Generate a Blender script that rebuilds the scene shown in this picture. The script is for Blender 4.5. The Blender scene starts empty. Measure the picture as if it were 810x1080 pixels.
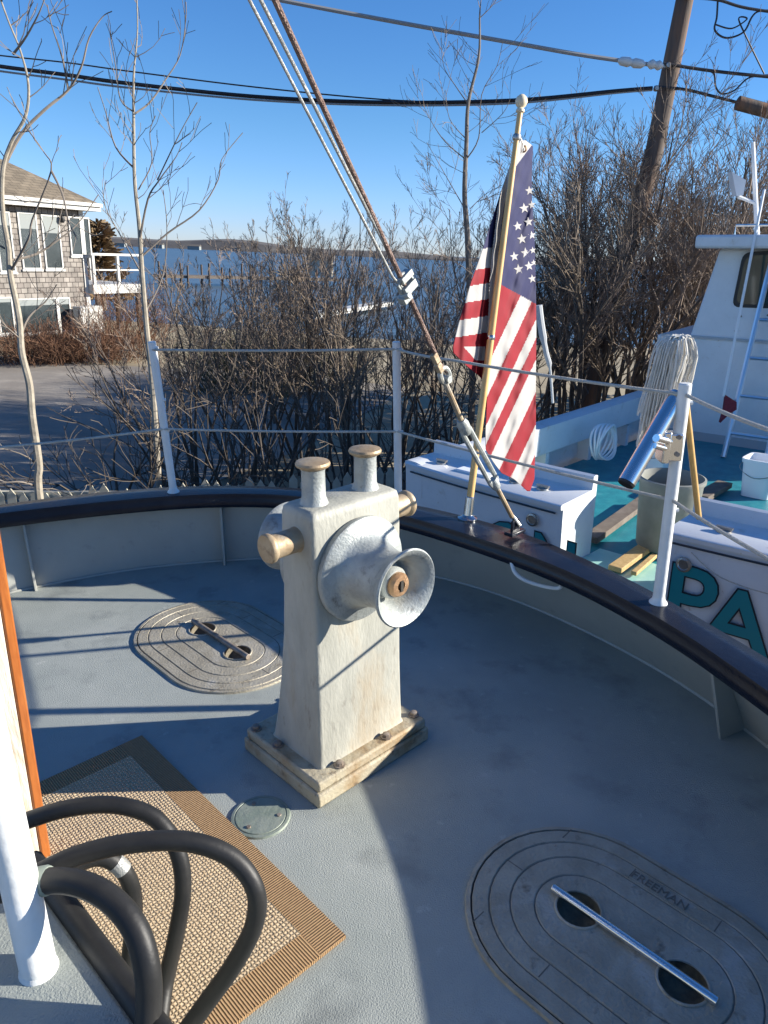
import bpy, bmesh, math, random
from mathutils import Vector, Matrix
random.seed(7)
V = Vector
C = bpy.context.scene.collection
sc = bpy.context.scene

# ------------------------------------------------------------------ camera, world, sun, exposure
FOC = 780.0                                   # focal length in pixels of the 1080 px high photograph
EYE = V((0, 0, 1.6))
def cam_matrix(pitch, roll):
    # local camera: -Z view, +Y up ; looks along +Y pitched down
    m = Matrix.Rotation(math.radians(90 - pitch), 4, 'X') @ Matrix.Rotation(roll, 4, 'Z')
    return Matrix.Translation(EYE) @ m
CAM_B = cam_matrix(20.0, 0.0)                 # the camera as seen from the (slightly heeled) boat
CAM_L = cam_matrix(19.3, 0.042)               # the camera over level land
HEEL = CAM_L @ CAM_B.inverted()               # boat frame -> level world
cd = bpy.data.cameras.new('camera'); co = bpy.data.objects.new('camera', cd); C.objects.link(co)
cd.sensor_fit = 'VERTICAL'; cd.sensor_height = 36; cd.lens = 36 * FOC / 1080
cd.clip_start = .05; cd.clip_end = 6000
co.matrix_world = CAM_L; sc.camera = co

SUN_EL, SUN_AZ = math.radians(19.5), math.radians(2.0)       # in the boat frame, azimuth from +X towards +Y
sd = V((math.cos(SUN_EL) * math.cos(SUN_AZ), math.cos(SUN_EL) * math.sin(SUN_AZ), math.sin(SUN_EL)))
sd = (HEEL.to_3x3() @ sd).normalized()
w = bpy.data.worlds.new('World'); sc.world = w; w.use_nodes = True
nt = w.node_tree
sky = nt.nodes.new('ShaderNodeTexSky'); sky.sky_type = 'NISHITA'; sky.sun_disc = False
sky.sun_elevation = math.asin(sd.z); sky.sun_rotation = math.atan2(sd.x, sd.y)
sky.air_density = 1.0; sky.dust_density = 0.0; sky.ozone_density = 3.5
hs = nt.nodes.new('ShaderNodeHueSaturation'); hs.inputs['Saturation'].default_value = 1.17; hs.inputs['Value'].default_value = 1.0
gr = nt.nodes.new('ShaderNodeMix'); gr.data_type = 'RGBA'; gr.blend_type = 'MULTIPLY'; gr.inputs[0].default_value = 1; gr.inputs[7].default_value = (.77, .985, 1.27, 1)
nt.links.new(sky.outputs[0], hs.inputs['Color']); nt.links.new(hs.outputs[0], gr.inputs[6]); tcw = nt.nodes.new('ShaderNodeTexCoord'); sxyz = nt.nodes.new('ShaderNodeSeparateXYZ'); mrw = nt.nodes.new('ShaderNodeMapRange')
mrw.inputs[1].default_value = .16; mrw.inputs[2].default_value = .0; mrw.interpolation_type = 'SMOOTHSTEP'
lowb = nt.nodes.new('ShaderNodeMix'); lowb.data_type = 'RGBA'; lowb.blend_type = 'MULTIPLY'; lowb.inputs[7].default_value = (.98, .96, 1.32, 1)
nt.links.new(tcw.outputs['Generated'], sxyz.inputs[0]); nt.links.new(sxyz.outputs['Z'], mrw.inputs[0]); nt.links.new(mrw.outputs[0], lowb.inputs[0])
nt.links.new(gr.outputs[2], lowb.inputs[6]); nt.links.new(lowb.outputs[2], nt.nodes['Background'].inputs[0])
nt.nodes['Background'].inputs[1].default_value = 0.066
sl = bpy.data.lights.new('sun', 'SUN'); sl.energy = 5.0; sl.angle = math.radians(.5); sl.color = (1, .94, .84)
so = bpy.data.objects.new('sun', sl); C.objects.link(so); so.location = (20, 0, 12)
so.rotation_euler = sd.to_track_quat('Z', 'Y').to_euler()
vs = sc.view_settings
vs.view_transform = 'Standard'; vs.look = 'None'; vs.gamma = 1; vs.exposure = 1.06; vs.use_curve_mapping = False

# ------------------------------------------------------------------ rays through the photograph
def ray(cam, px, py):
    d = cam.to_3x3() @ V(((px - 405) / FOC, -(py - 540) / FOC, -1))
    return d
def at(px, py, z=0.0, cam=CAM_B):             # point at height z
    d = ray(cam, px, py); return EYE + d * ((z - EYE.z) / d.z)
def aty(px, py, y, cam=CAM_B):                # point at distance y ahead
    d = ray(cam, px, py); return EYE + d * (y / d.y)
def atp(px, py, p, n, cam=CAM_B):             # point on a plane
    d = ray(cam, px, py); return EYE + d * ((V(p) - EYE).dot(n) / d.dot(n))
def lz(px, py, z): return at(px, py, z, CAM_L)
def ly(px, py, y): return aty(px, py, y, CAM_L)

# ------------------------------------------------------------------ materials
MATS = {}
def mat(name, c1, c2=None, scale=6, rough=.5, metal=0, bump=0, bscale=60, detail=6, lo=.35, hi=.65, stretch=None, c3=None, s3=2, lo3=.55, hi3=.7, spec=None, trans=0, bdist=.01, coat=0, c4=None, s4=25, lo4=.58, hi4=.72):
    m = bpy.data.materials.new(name); m.use_nodes = True; MATS[name] = m
    t = m.node_tree; b = t.nodes['Principled BSDF']
    b.inputs['Roughness'].default_value = rough; b.inputs['Metallic'].default_value = metal
    if spec is not None: b.inputs['Specular IOR Level'].default_value = spec
    if trans: b.inputs['Transmission Weight'].default_value = trans
    if coat: b.inputs['Coat Weight'].default_value = coat
    tc = t.nodes.new('ShaderNodeTexCoord'); src = tc.outputs['Object']
    if stretch:
        mp = t.nodes.new('ShaderNodeMapping'); mp.inputs['Scale'].default_value = stretch
        t.links.new(src, mp.inputs[0]); src = mp.outputs[0]
    def noise(s, det, l, h):
        n = t.nodes.new('ShaderNodeTexNoise'); n.inputs['Scale'].default_value = s; n.inputs['Detail'].default_value = det
        n.inputs['Roughness'].default_value = .62
        t.links.new(src, n.inputs['Vector'])
        r = t.nodes.new('ShaderNodeMapRange'); r.inputs[1].default_value = l; r.inputs[2].default_value = h
        t.links.new(n.outputs['Fac'], r.inputs[0]); return r.outputs[0]
    def mix(f, a, bcol):
        mx = t.nodes.new('ShaderNodeMix'); mx.data_type = 'RGBA'
        t.links.new(f, mx.inputs[0])
        for i, c in ((6, a), (7, bcol)):
            if isinstance(c, tuple): mx.inputs[i].default_value = (*c, 1)
            else: t.links.new(c, mx.inputs[i])
        return mx.outputs[2]
    col = c1
    if c2: col = mix(noise(scale, detail, lo, hi), c1, c2)
    if c3: col = mix(noise(s3, detail, lo3, hi3), col, c3)
    if c4: col = mix(noise(s4, detail, lo4, hi4), col, c4)
    if isinstance(col, tuple): b.inputs['Base Color'].default_value = (*col, 1)
    else: t.links.new(col, b.inputs['Base Color'])
    if bump:
        n = t.nodes.new('ShaderNodeTexNoise'); n.inputs['Scale'].default_value = bscale; n.inputs['Detail'].default_value = 3
        t.links.new(src, n.inputs['Vector'])
        bp = t.nodes.new('ShaderNodeBump'); bp.inputs['Strength'].default_value = bump; bp.inputs['Distance'].default_value = bdist
        t.links.new(n.outputs['Fac'], bp.inputs['Height']); t.links.new(bp.outputs[0], b.inputs['Normal'])
    return m
M = MATS
mat('deck_paint', (.275, .30, .275), (.345, .365, .335), 2.2, .6, bump=.6, bscale=250, c3=(.165, .18, .172), s3=4, lo3=.54, hi3=.78, bdist=.004, c4=(.46, .47, .43), s4=14, lo4=.63, hi4=.78)
mat('bulwark_paint', (.325, .325, .285), (.37, .37, .325), 2.5, .42, bump=.08, bscale=30, c3=(.21, .22, .21), s3=9, lo3=.62, hi3=.8)
mat('rail_paint', (.007, .009, .017), (.014, .016, .024), 7, .27, bump=.1, bscale=60, spec=.3, c3=(.055, .04, .035), s3=5, lo3=.66, hi3=.8)
mat('hull_paint', (.012, .016, .03), None, rough=.3)
mat('white_paint', (.78, .79, .77), (.70, .70, .66), 9, .35, bump=.12, bscale=55, c3=(.50, .44, .36), s3=24, lo3=.7, hi3=.78)
mat('galvanised', (.29, .31, .295), (.42, .44, .415), 13, .52, .3, bump=.2, bscale=130, c3=(.34, .30, .22), s3=5, lo3=.56, hi3=.74, c4=(.20, .20, .185), s4=34, lo4=.56, hi4=.74)
mat('cast_stained', (.31, .305, .258), (.43, .42, .355), 9, .64, .1, bump=.2, bscale=110, stretch=(1, 1, .34), c3=(.33, .25, .15), s3=4.2, lo3=.54, hi3=.74, c4=(.19, .175, .145), s4=34, lo4=.60, hi4=.80)
mat('plate_stained', (.36, .31, .21), (.46, .41, .30), 9, .68, .08, bump=.3, bscale=80, c3=(.29, .19, .09), s3=7, lo3=.48, hi3=.66, c4=(.13, .105, .08), s4=28, lo4=.58, hi4=.74)
mat('rust_bronze', (.30, .17, .09), (.50, .32, .18), 14, .5, .6, bump=.2, bscale=60)
mat('brass_worn', (.34, .235, .13), (.44, .35, .23), 10, .55, .35, bump=.2, bscale=60, c3=(.36, .35, .31), s3=8, c4=(.15, .10, .06), s4=26, lo4=.58, hi4=.75)
mat('bolt_steel', (.22, .17, .13), (.36, .31, .26), 30, .6, .6)
mat('hatch_metal', (.30, .27, .205), (.41, .375, .295), 9, .55, .2, bump=.35, bscale=110, c3=(.46, .44, .385), s3=6, lo3=.53, hi3=.72, c4=(.13, .105, .07), s4=20, lo4=.6, hi4=.76)
mat('well_metal', (.10, .085, .055), (.20, .165, .105), 22, .7, bump=.5, bscale=60, c4=(.03, .025, .02), s4=12, lo4=.5, hi4=.7)
mat('hatch_groove', (.12, .105, .08), (.18, .16, .13), 12, .7)
mat('hatch_dark', (.028, .025, .02), (.06, .05, .035), 20, .8)
mat('steel', (.62, .62, .60), (.50, .50, .48), 14, .2, 1.0)
mat('polished_steel', (.80, .79, .77), None, rough=.2, metal=1)
mat('dull_steel', (.46, .45, .42), (.34, .31, .27), 22, .38, .9, bump=.2, bscale=80)
mat('drain_green', (.20, .245, .20), (.29, .32, .27), 12, .55, .3, bump=.2, bscale=60)
mat('rubber', (.012, .012, .012), (.024, .023, .021), 9, .5, bump=.06, bscale=90, c3=(.10, .125, .115), s3=22, lo3=.70, hi3=.8, spec=.35)
mat('varnish', (.42, .135, .03), (.30, .085, .018), 12, .3, coat=.5, stretch=(6, 6, .8))
mat('weathered_wood', (.46, .38, .27), (.64, .60, .52), 14, .7, bump=.4, bscale=30, stretch=(5, 5, .7), c3=(.25, .17, .10), s3=10, lo3=.6, hi3=.72)
mat('staff_wood', (.70, .45, .17), (.60, .37, .13), 10, .38, stretch=(6, 6, .5), coat=.2)
mat('finial_paint', (.72, .61, .42), None, rough=.4)
mat('rope', (.56, .53, .46), (.44, .41, .35), 60, .8, bump=.6, bscale=240)
mat('stay_wire', (.14, .085, .065), (.24, .17, .14), 50, .6, .5, bump=.7, bscale=190)
mat('halyard_wire', (.36, .36, .34), (.26, .26, .24), 60, .45, .3, bump=.3, bscale=200)
mat('flag_red', (.34, .008, .02), (.29, .007, .017), 12, .75)
mat('flag_white', (.56, .54, .51), (.50, .48, .455), 12, .75)
mat('flag_blue', (.018, .02, .085), (.026, .028, .105), 12, .75)
mat('mop_cotton', (.72, .69, .62), (.60, .57, .50), 30, .9)
mat('gel_white', (.74, .755, .75), (.67, .685, .685), 3, .38, bump=.05, bscale=15, c3=(.52, .47, .38), s3=6, lo3=.62, hi3=.82, c4=(.42, .36, .27), s4=26, lo4=.64, hi4=.8)
mat('deck_teal', (.015, .19, .235), (.028, .27, .31), 7, .5, bump=.25, bscale=60, c3=(.10, .34, .36), s3=9, lo3=.6, hi3=.78)
mat('deck_mint', (.30, .58, .50), (.42, .66, .58), 5, .4)
mat('letter_teal', (.008, .22, .24), None, rough=.35)
mat('letter_edge', (.008, .02, .03), None, rough=.35)
mat('bucket_plastic', (.80, .83, .86), None, rough=.4)
mat('barrel_plastic', (.20, .205, .175), (.26, .26, .225), 6, .6)
mat('plank', (.42, .27, .10), (.55, .38, .17), 9, .7, stretch=(4, 4, 4))
mat('plank_dark', (.13, .10, .075), (.2, .165, .13), 9, .8)
mat('glass', (.02, .035, .03), (.05, .075, .06), 1.2, .06, spec=.9)
mat('house_glass', (.02, .028, .03), (.06, .075, .08), .6, .2, spec=.15)
mat('black_trim', (.015, .015, .015), None, rough=.5)
mat('aluminium', (.70, .72, .74), None, rough=.28, metal=.9)
mat('red_cloth', (.22, .03, .045), (.16, .02, .03), 20, .9)
mat('blind', (.24, .26, .25), None, rough=.8)
mat('pvc_white', (.80, .81, .80), None, rough=.4)
mat('picket', (.36, .33, .25), (.48, .45, .35), 9, .85)
mat('bark_pale', (.40, .35, .27), (.27, .235, .18), 14, .85, bump=.4, bscale=30)
mat('bark_grey', (.24, .205, .17), (.15, .125, .10), 9, .9)
mat('twig_brown', (.25, .195, .14), (.16, .122, .088), 3, .9)
mat('twig_red', (.27, .205, .155), (.18, .135, .10), 2, .9)
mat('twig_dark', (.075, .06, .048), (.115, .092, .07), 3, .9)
mat('twig_rust', (.20, .10, .055), (.13, .07, .04), 2, .9)
mat('twig_olive', (.085, .075, .035), (.13, .11, .055), 3, .9)
mat('needle_rust', (.16, .11, .055), (.24, .16, .085), 1.5, .9)
mat('pole_wood', (.13, .10, .08), (.075, .06, .05), 3, .9, stretch=(3, 3, .4), bump=.5, bscale=12, c3=(.19, .095, .05), s3=1.1, lo3=.52, hi3=.7)
mat('cable_black', (.02, .02, .022), None, rough=.5)
mat('cable_grey', (.30, .30, .29), None, rough=.6)
mat('porcelain', (.62, .64, .62), None, rough=.3)
mat('asphalt', (.19, .165, .135), (.26, .23, .19), .5, .9, bump=.3, bscale=20, c3=(.33, .29, .235), s3=.9, lo3=.52, hi3=.7)
mat('dry_grass', (.27, .215, .135), (.38, .32, .21), .8, .95, bump=.5, bscale=8, c3=(.14, .115, .07), s3=.35, lo3=.5, hi3=.68)
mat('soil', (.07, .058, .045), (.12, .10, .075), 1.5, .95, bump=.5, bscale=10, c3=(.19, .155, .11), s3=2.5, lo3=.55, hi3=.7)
mat('water', (.045, .07, .09), (.075, .10, .12), .05, .3, bump=.9, bscale=1.2, spec=.3, bdist=.2)
mat('hill', (.085, .075, .068), (.13, .115, .095), .03, .95, c3=(.19, .165, .13), s3=.012)
mat('fascia', (.50, .49, .455), None, rough=.5)
mat('fabric_grey', (.45, .46, .46), None, rough=.8)

def brickmat(name, c1, c2, cm, w_, h_, rough=.85, axis=None, bump=.5):
    m = bpy.data.materials.new(name); m.use_nodes = True; M[name] = m
    t = m.node_tree; b = t.nodes['Principled BSDF']; b.inputs['Roughness'].default_value = rough
    uv = t.nodes.new('ShaderNodeUVMap')
    br = t.nodes.new('ShaderNodeTexBrick'); br.inputs['Scale'].default_value = 1
    br.inputs['Brick Width'].default_value = w_; br.inputs['Row Height'].default_value = h_
    br.inputs['Mortar Size'].default_value = .012; br.inputs['Bias'].default_value = 0
    br.inputs['Color1'].default_value = (*c1, 1); br.inputs['Color2'].default_value = (*c2, 1); br.inputs['Mortar'].default_value = (*cm, 1)
    t.links.new(uv.outputs[0], br.inputs[0])
    n = t.nodes.new('ShaderNodeTexNoise'); n.inputs['Scale'].default_value = 2.2; n.inputs['Detail'].default_value = 8
    t.links.new(uv.outputs[0], n.inputs[0])
    mx = t.nodes.new('ShaderNodeMix'); mx.data_type = 'RGBA'; mx.blend_type = 'MULTIPLY'; mx.inputs[0].default_value = .8
    r = t.nodes.new('ShaderNodeMapRange'); r.inputs[1].default_value = .3; r.inputs[2].default_value = .7; r.inputs[3].default_value = .55; r.inputs[4].default_value = 1.3
    t.links.new(n.outputs['Fac'], r.inputs[0])
    cb = t.nodes.new('ShaderNodeCombineColor')
    for i in range(3): t.links.new(r.outputs[0], cb.inputs[i])
    t.links.new(br.outputs[0], mx.inputs[6]); t.links.new(cb.outputs[0], mx.inputs[7])
    t.links.new(mx.outputs[2], b.inputs['Base Color'])
    bp = t.nodes.new('ShaderNodeBump'); bp.inputs['Strength'].default_value = bump; bp.inputs['Distance'].default_value = .02; bp.invert = True
    t.links.new(br.outputs['Fac'], bp.inputs['Height']); t.links.new(bp.outputs[0], b.inputs['Normal'])
brickmat('cedar_shingle', (.185, .16, .14), (.30, .27, .235), (.05, .042, .036), .24, .17)
brickmat('roof_shingle', (.16, .128, .088), (.205, .165, .115), (.10, .08, .055), .35, .16)

def matmat(name, c1, c2, sx, sy, cross):
    # woven mat: two crossed waves on UVs in metres
    m = bpy.data.materials.new(name); m.use_nodes = True; M[name] = m
    t = m.node_tree; b = t.nodes['Principled BSDF']; b.inputs['Roughness'].default_value = .9
    uv = t.nodes.new('ShaderNodeUVMap')
    def wv(direction, s, dist):
        n = t.nodes.new('ShaderNodeTexWave'); n.bands_direction = direction; n.inputs['Scale'].default_value = s
        n.inputs['Distortion'].default_value = dist; n.inputs['Detail'].default_value = 2; n.inputs['Detail Scale'].default_value = 3
        t.links.new(uv.outputs[0], n.inputs[0]); return n.outputs['Fac']
    a = wv('X', sx, 1.6 if cross else .6); c = wv('Y', sy, 3.0 if cross else .6)
    mu = t.nodes.new('ShaderNodeMath'); mu.operation = 'MULTIPLY' if cross else 'MAXIMUM'
    if cross: t.links.new(a, mu.inputs[0]); t.links.new(c, mu.inputs[1])
    else: t.links.new(a, mu.inputs[0]); mu.inputs[1].default_value = 0
    no = t.nodes.new('ShaderNodeTexNoise'); no.inputs['Scale'].default_value = 90; t.links.new(uv.outputs[0], no.inputs[0])
    ad = t.nodes.new('ShaderNodeMath'); ad.operation = 'MULTIPLY_ADD'; ad.inputs[1].default_value = .5
    t.links.new(no.outputs['Fac'], ad.inputs[0]); t.links.new(mu.outputs[0], ad.inputs[2])
    r = t.nodes.new('ShaderNodeMapRange'); r.inputs[1].default_value = .2; r.inputs[2].default_value = .95 if cross else 1.15
    t.links.new(ad.outputs[0], r.inputs[0])
    mx = t.nodes.new('ShaderNodeMix'); mx.data_type = 'RGBA'; mx.inputs[6].default_value = (*c1, 1); mx.inputs[7].default_value = (*c2, 1)
    t.links.new(r.outputs[0], mx.inputs[0]); 
    n2 = t.nodes.new('ShaderNodeTexNoise'); n2.inputs['Scale'].default_value = 5; n2.inputs['Detail'].default_value = 4; t.links.new(uv.outputs[0], n2.inputs[0])
    r2 = t.nodes.new('ShaderNodeMapRange'); r2.inputs[1].default_value = .58; r2.inputs[2].default_value = .75; r2.inputs[4].default_value = .45
    t.links.new(n2.outputs['Fac'], r2.inputs[0])
    mx2 = t.nodes.new('ShaderNodeMix'); mx2.data_type = 'RGBA'; t.links.new(r2.outputs[0], mx2.inputs[0])
    t.links.new(mx.outputs[2], mx2.inputs[6]); mx2.inputs[7].default_value = (*c1, 1)
    t.links.new(mx2.outputs[2], b.inputs['Base Color'])
    bp = t.nodes.new('ShaderNodeBump'); bp.inputs['Strength'].default_value = 1; bp.inputs['Distance'].default_value = .006
    t.links.new(r.outputs[0], bp.inputs['Height']); t.links.new(bp.outputs[0], b.inputs['Normal'])
matmat('mat_field', (.40, .285, .165), (.70, .55, .355), 29, 33, True)
matmat('mat_border', (.22, .125, .055), (.50, .315, .155), 44, 40, False)

for k in ('flag_red', 'flag_white', 'flag_blue'):          # thin cloth lets light through
    t = M[k].node_tree; b = t.nodes['Principled BSDF']; o_ = [n for n in t.nodes if n.type == 'OUTPUT_MATERIAL'][0]
    tl_ = t.nodes.new('ShaderNodeBsdfTranslucent'); mx = t.nodes.new('ShaderNodeMixShader'); mx.inputs[0].default_value = .3
    t.links.new(b.inputs['Base Color'].links[0].from_socket, tl_.inputs[0]); t.links.new(b.outputs[0], mx.inputs[1]); t.links.new(tl_.outputs[0], mx.inputs[2]); t.links.new(mx.outputs[0], o_.inputs[0])

# ------------------------------------------------------------------ mesh builder
ORIG = {}; BOAT = []; FRAME = ['L']
def tag(o, label=None, cat=None, group=None, kind=None):
    if label: o['label'] = label
    if cat: o['category'] = cat
    if group: o['group'] = group
    if kind: o['kind'] = kind
    return o
def thing(name, loc, label, cat, group=None):
    o = bpy.data.objects.new(name, None); C.objects.link(o); o.location = loc; o.empty_display_size = .1
    ORIG[o] = V(loc); tag(o, label, cat, group)
    if FRAME[0] == 'B': BOAT.append(o)
    return o
def frame_from(t):
    t = t.normalized(); a = V((0, 0, 1)) if abs(t.z) < .9 else V((1, 0, 0))
    u = t.cross(a).normalized(); return u, t.cross(u).normalized()
class MB:
    def __init__(s): s.v = []; s.f = []; s.m = []; s.uv = {}
    def vert(s, p): s.v.append(tuple(p)); return len(s.v) - 1
    def face(s, ids, m=0, uv=None):
        s.f.append(tuple(ids)); s.m.append(m)
        if uv: s.uv[len(s.f) - 1] = uv
    def poly(s, pts, m=0, uv=None): s.face([s.vert(p) for p in pts], m, uv)
    def box(s, c, ax, ay, az, m=0):           # centre and three half-axis vectors
        c = V(c); ids = []
        for k in (-1, 1):
            for j in (-1, 1):
                for i in (-1, 1): ids.append(s.vert(c + ax * i + ay * j + az * k))
        for q in ((0, 2, 3, 1), (4, 5, 7, 6), (0, 1, 5, 4), (2, 6, 7, 3), (0, 4, 6, 2), (1, 3, 7, 5)):
            s.face([ids[i] for i in q], m)
        return s
    def abox(s, x0, x1, y0, y1, z0, z1, m=0):
        return s.box(((x0 + x1) / 2, (y0 + y1) / 2, (z0 + z1) / 2), V(((x1 - x0) / 2, 0, 0)), V((0, (y1 - y0) / 2, 0)), V((0, 0, (z1 - z0) / 2)), m)
    def tube(s, pts, rs, n=8, m=0, cap=True, closed=False):
        pts = [V(p) for p in pts]
        if not hasattr(rs, '__len__'): rs = [rs] * len(pts)
        rings = []; u = None; L = len(pts)
        for i, p in enumerate(pts):
            if closed: t = pts[(i + 1) % L] - pts[i - 1]
            else: t = pts[min(i + 1, L - 1)] - pts[max(i - 1, 0)]
            if t.length < 1e-9: t = V((0, 0, 1))
            t.normalize()
            if u is None: u, w_ = frame_from(t)
            else:
                u = (u - t * u.dot(t))
                if u.length < 1e-6: u, _ = frame_from(t)
                u.normalize()
            w_ = t.cross(u); b0 = len(s.v)
            for k in range(n):
                a = 2 * math.pi * k / n
                s.v.append(tuple(p + (u * math.cos(a) + w_ * math.sin(a)) * rs[i]))
            rings.append(b0)
        R = range(L if closed else L - 1)
        for i in R:
            a, b = rings[i], rings[(i + 1) % L]
            for k in range(n):
                s.face((a + k, a + (k + 1) % n, b + (k + 1) % n, b + k), m)
        if cap and not closed:
            s.face([rings[0] + k for k in range(n)][::-1], m); s.face([rings[-1] + k for k in range(n)], m)
        return s
    def lathe(s, prof, o, axis, n=32, m=0, mats=None):    # prof: (distance along axis, radius)
        o = V(o); axis = V(axis).normalized(); u, w_ = frame_from(axis); rings = []
        for (h, r) in prof:
            b0 = len(s.v)
            for k in range(n):
                a = 2 * math.pi * k / n
                s.v.append(tuple(o + axis * h + (u * math.cos(a) + w_ * math.sin(a)) * max(r, 1e-5)))
            rings.append(b0)
        for i in range(len(rings) - 1):
            a, b = rings[i], rings[i + 1]
            for k in range(n): s.face((a + k, a + (k + 1) % n, b + (k + 1) % n, b + k), mats[i] if mats else m)
        s.face([rings[0] + k for k in range(n)][::-1], mats[0] if mats else m); s.face([rings[-1] + k for k in range(n)], mats[-1] if mats else m)
        return s
    def prism(s, pts, h, m=0):                # polygon extruded by vector h
        h = V(h); a = [s.vert(p) for p in pts]; b = [s.vert(V(p) + h) for p in pts]; n = len(pts)
        s.face(a[::-1], m); s.face(b, m)
        for i in range(n): s.face((a[i], a[(i + 1) % n], b[(i + 1) % n], b[i]), m)
        return s
    def strip(s, A, B, m=0, uvs=None):
        a = [s.vert(p) for p in A]; b = [s.vert(p) for p in B]
        for i in range(len(A) - 1): s.face((a[i], a[i + 1], b[i + 1], b[i]), m)
        return s
    def build(s, name, mats, parent=None, loc=None, smooth=True, bevel=0, angle=35, label=None, cat=None, group=None, kind=None, segs=2, recalc=True):
        if not isinstance(mats, (list, tuple)): mats = [mats]
        o0 = ORIG[parent] if parent else V(loc if loc is not None else (0, 0, 0))
        me = bpy.data.meshes.new(name)
        me.from_pydata([(p[0] - o0.x, p[1] - o0.y, p[2] - o0.z) for p in s.v], [], s.f)
        for x in mats: me.materials.append(M[x] if isinstance(x, str) else x)
        me.polygons.foreach_set('material_index', s.m)
        if s.uv:
            ul = me.uv_layers.new(name='UVMap')
            for fi, uv in s.uv.items():
                for k, li in enumerate(me.polygons[fi].loop_indices): ul.data[li].uv = uv[k]
        if recalc:
            bm = bmesh.new(); bm.from_mesh(me); bmesh.ops.recalc_face_normals(bm, faces=bm.faces); bm.to_mesh(me); bm.free()
        if smooth:
            me.polygons.foreach_set('use_smooth', [True] * len(me.polygons))
            me.set_sharp_from_angle(angle=math.radians(angle))
        me.update()
        o = bpy.data.objects.new(name, me); C.objects.link(o)
        if parent: o.parent = parent; ORIG[o] = o0
        else:
            o.location = o0; ORIG[o] = o0
            if FRAME[0] == 'B': BOAT.append(o)
        if bevel:
            b = o.modifiers.new('bevel', 'BEVEL'); b.width = bevel; b.segments = segs; b.limit_method = 'ANGLE'; b.angle_limit = math.radians(40)
        return tag(o, label, cat, group, kind)
def smooth_path(pts, n=8):                     # Catmull-Rom
    pts = [V(p) for p in pts]; out = []
    for i in range(len(pts) - 1):
        p0, p1, p2, p3 = pts[max(i - 1, 0)], pts[i], pts[i + 1], pts[min(i + 2, len(pts) - 1)]
        for k in range(n):
            t = k / n
            out.append(.5 * ((2 * p1) + (p2 - p0) * t + (2 * p0 - 5 * p1 + 4 * p2 - p3) * t * t + (3 * p1 - p0 - 3 * p2 + p3) * t ** 3))
    out.append(pts[-1]); return out
def interp(tab, x):
    if x <= tab[0][0]: return tab[0][1]
    for (x0, y0), (x1, y1) in zip(tab, tab[1:]):
        if x <= x1: return y0 + (y1 - y0) * (x - x0) / (x1 - x0)
    return tab[-1][1]
def text_mesh(txt, size, extrude, offset=0, bold=False, shear=0):
    cu = bpy.data.curves.new('lettering', 'FONT'); cu.body = txt; cu.size = size; cu.extrude = extrude; cu.offset = offset; cu.shear = shear
    cu.resolution_u = 4
    ob = bpy.data.objects.new('lettering', cu); C.objects.link(ob)
    dg = bpy.context.evaluated_depsgraph_get(); me = bpy.data.meshes.new_from_object(ob.evaluated_get(dg))
    bpy.data.objects.remove(ob); return me
def text_into(mb, txt, size, extrude, o, ex, ey, offset=0, m=0, shear=0):
    me = text_mesh(txt, size, extrude, offset, shear=shear); ez = ex.cross(ey).normalized(); b0 = len(mb.v)
    for v in me.vertices: mb.v.append(tuple(V(o) + ex * v.co.x + ey * v.co.y + ez * v.co.z))
    for p in me.polygons: mb.face([b0 + i for i in p.vertices], m)
    bpy.data.meshes.remove(me)

def filled(mb, loops, z=0.0, m=0, smoothless=True):          # flat sheet: first loop outline, the others holes
    cu = bpy.data.curves.new('outline', 'CURVE'); cu.dimensions = '2D'; cu.fill_mode = 'BOTH'
    for lp_ in loops:
        sp_ = cu.splines.new('POLY'); sp_.points.add(len(lp_) - 1); sp_.use_cyclic_u = True
        for k, p in enumerate(lp_): sp_.points[k].co = (p[0], p[1], 0, 1)
    ob = bpy.data.objects.new('outline', cu); C.objects.link(ob)
    dg = bpy.context.evaluated_depsgraph_get(); me = bpy.data.meshes.new_from_object(ob.evaluated_get(dg)); bpy.data.objects.remove(ob)
    b0 = len(mb.v)
    for v in me.vertices: mb.v.append((v.co.x, v.co.y, z))
    for p in me.polygons: mb.face([b0 + i for i in p.vertices], m)
    bpy.data.meshes.remove(me); return mb
def circle(c, r, n=32): return [V((c.x + r * math.cos(2 * math.pi * k / n), c.y + r * math.sin(2 * math.pi * k / n), 0)) for k in range(n)]

# ================================================================== LAND (level world)
FRAME[0] = 'L'
GZ, WZ = -1.6, -3.1
def gz(x, y):                                  # ground height: flat yard, bank down to the water
    e = 31 - .10 * x
    h = GZ + .05 * math.sin(x * .31 + y * .17) * min(1, max(0, (y - 21) / 4))
    if y > e: h -= min((y - e) * .22, 3.2)
    return h
g = MB()
xs = [-400, -120, -60] + [-40 + 2 * i for i in range(41)] + [60, 120, 400]
ys = [-300, -60, -20, -8] + [-4 + 2 * i for i in range(31)] + [70]
ids = [[g.vert((x, y, gz(x, y))) for x in xs] for y in ys]
for j in range(len(ys) - 1):
    for i in range(len(xs) - 1): g.face((ids[j][i], ids[j][i + 1], ids[j + 1][i + 1], ids[j + 1][i]))
g.build('ground', 'dry_grass', kind='structure', recalc=False)
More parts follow.
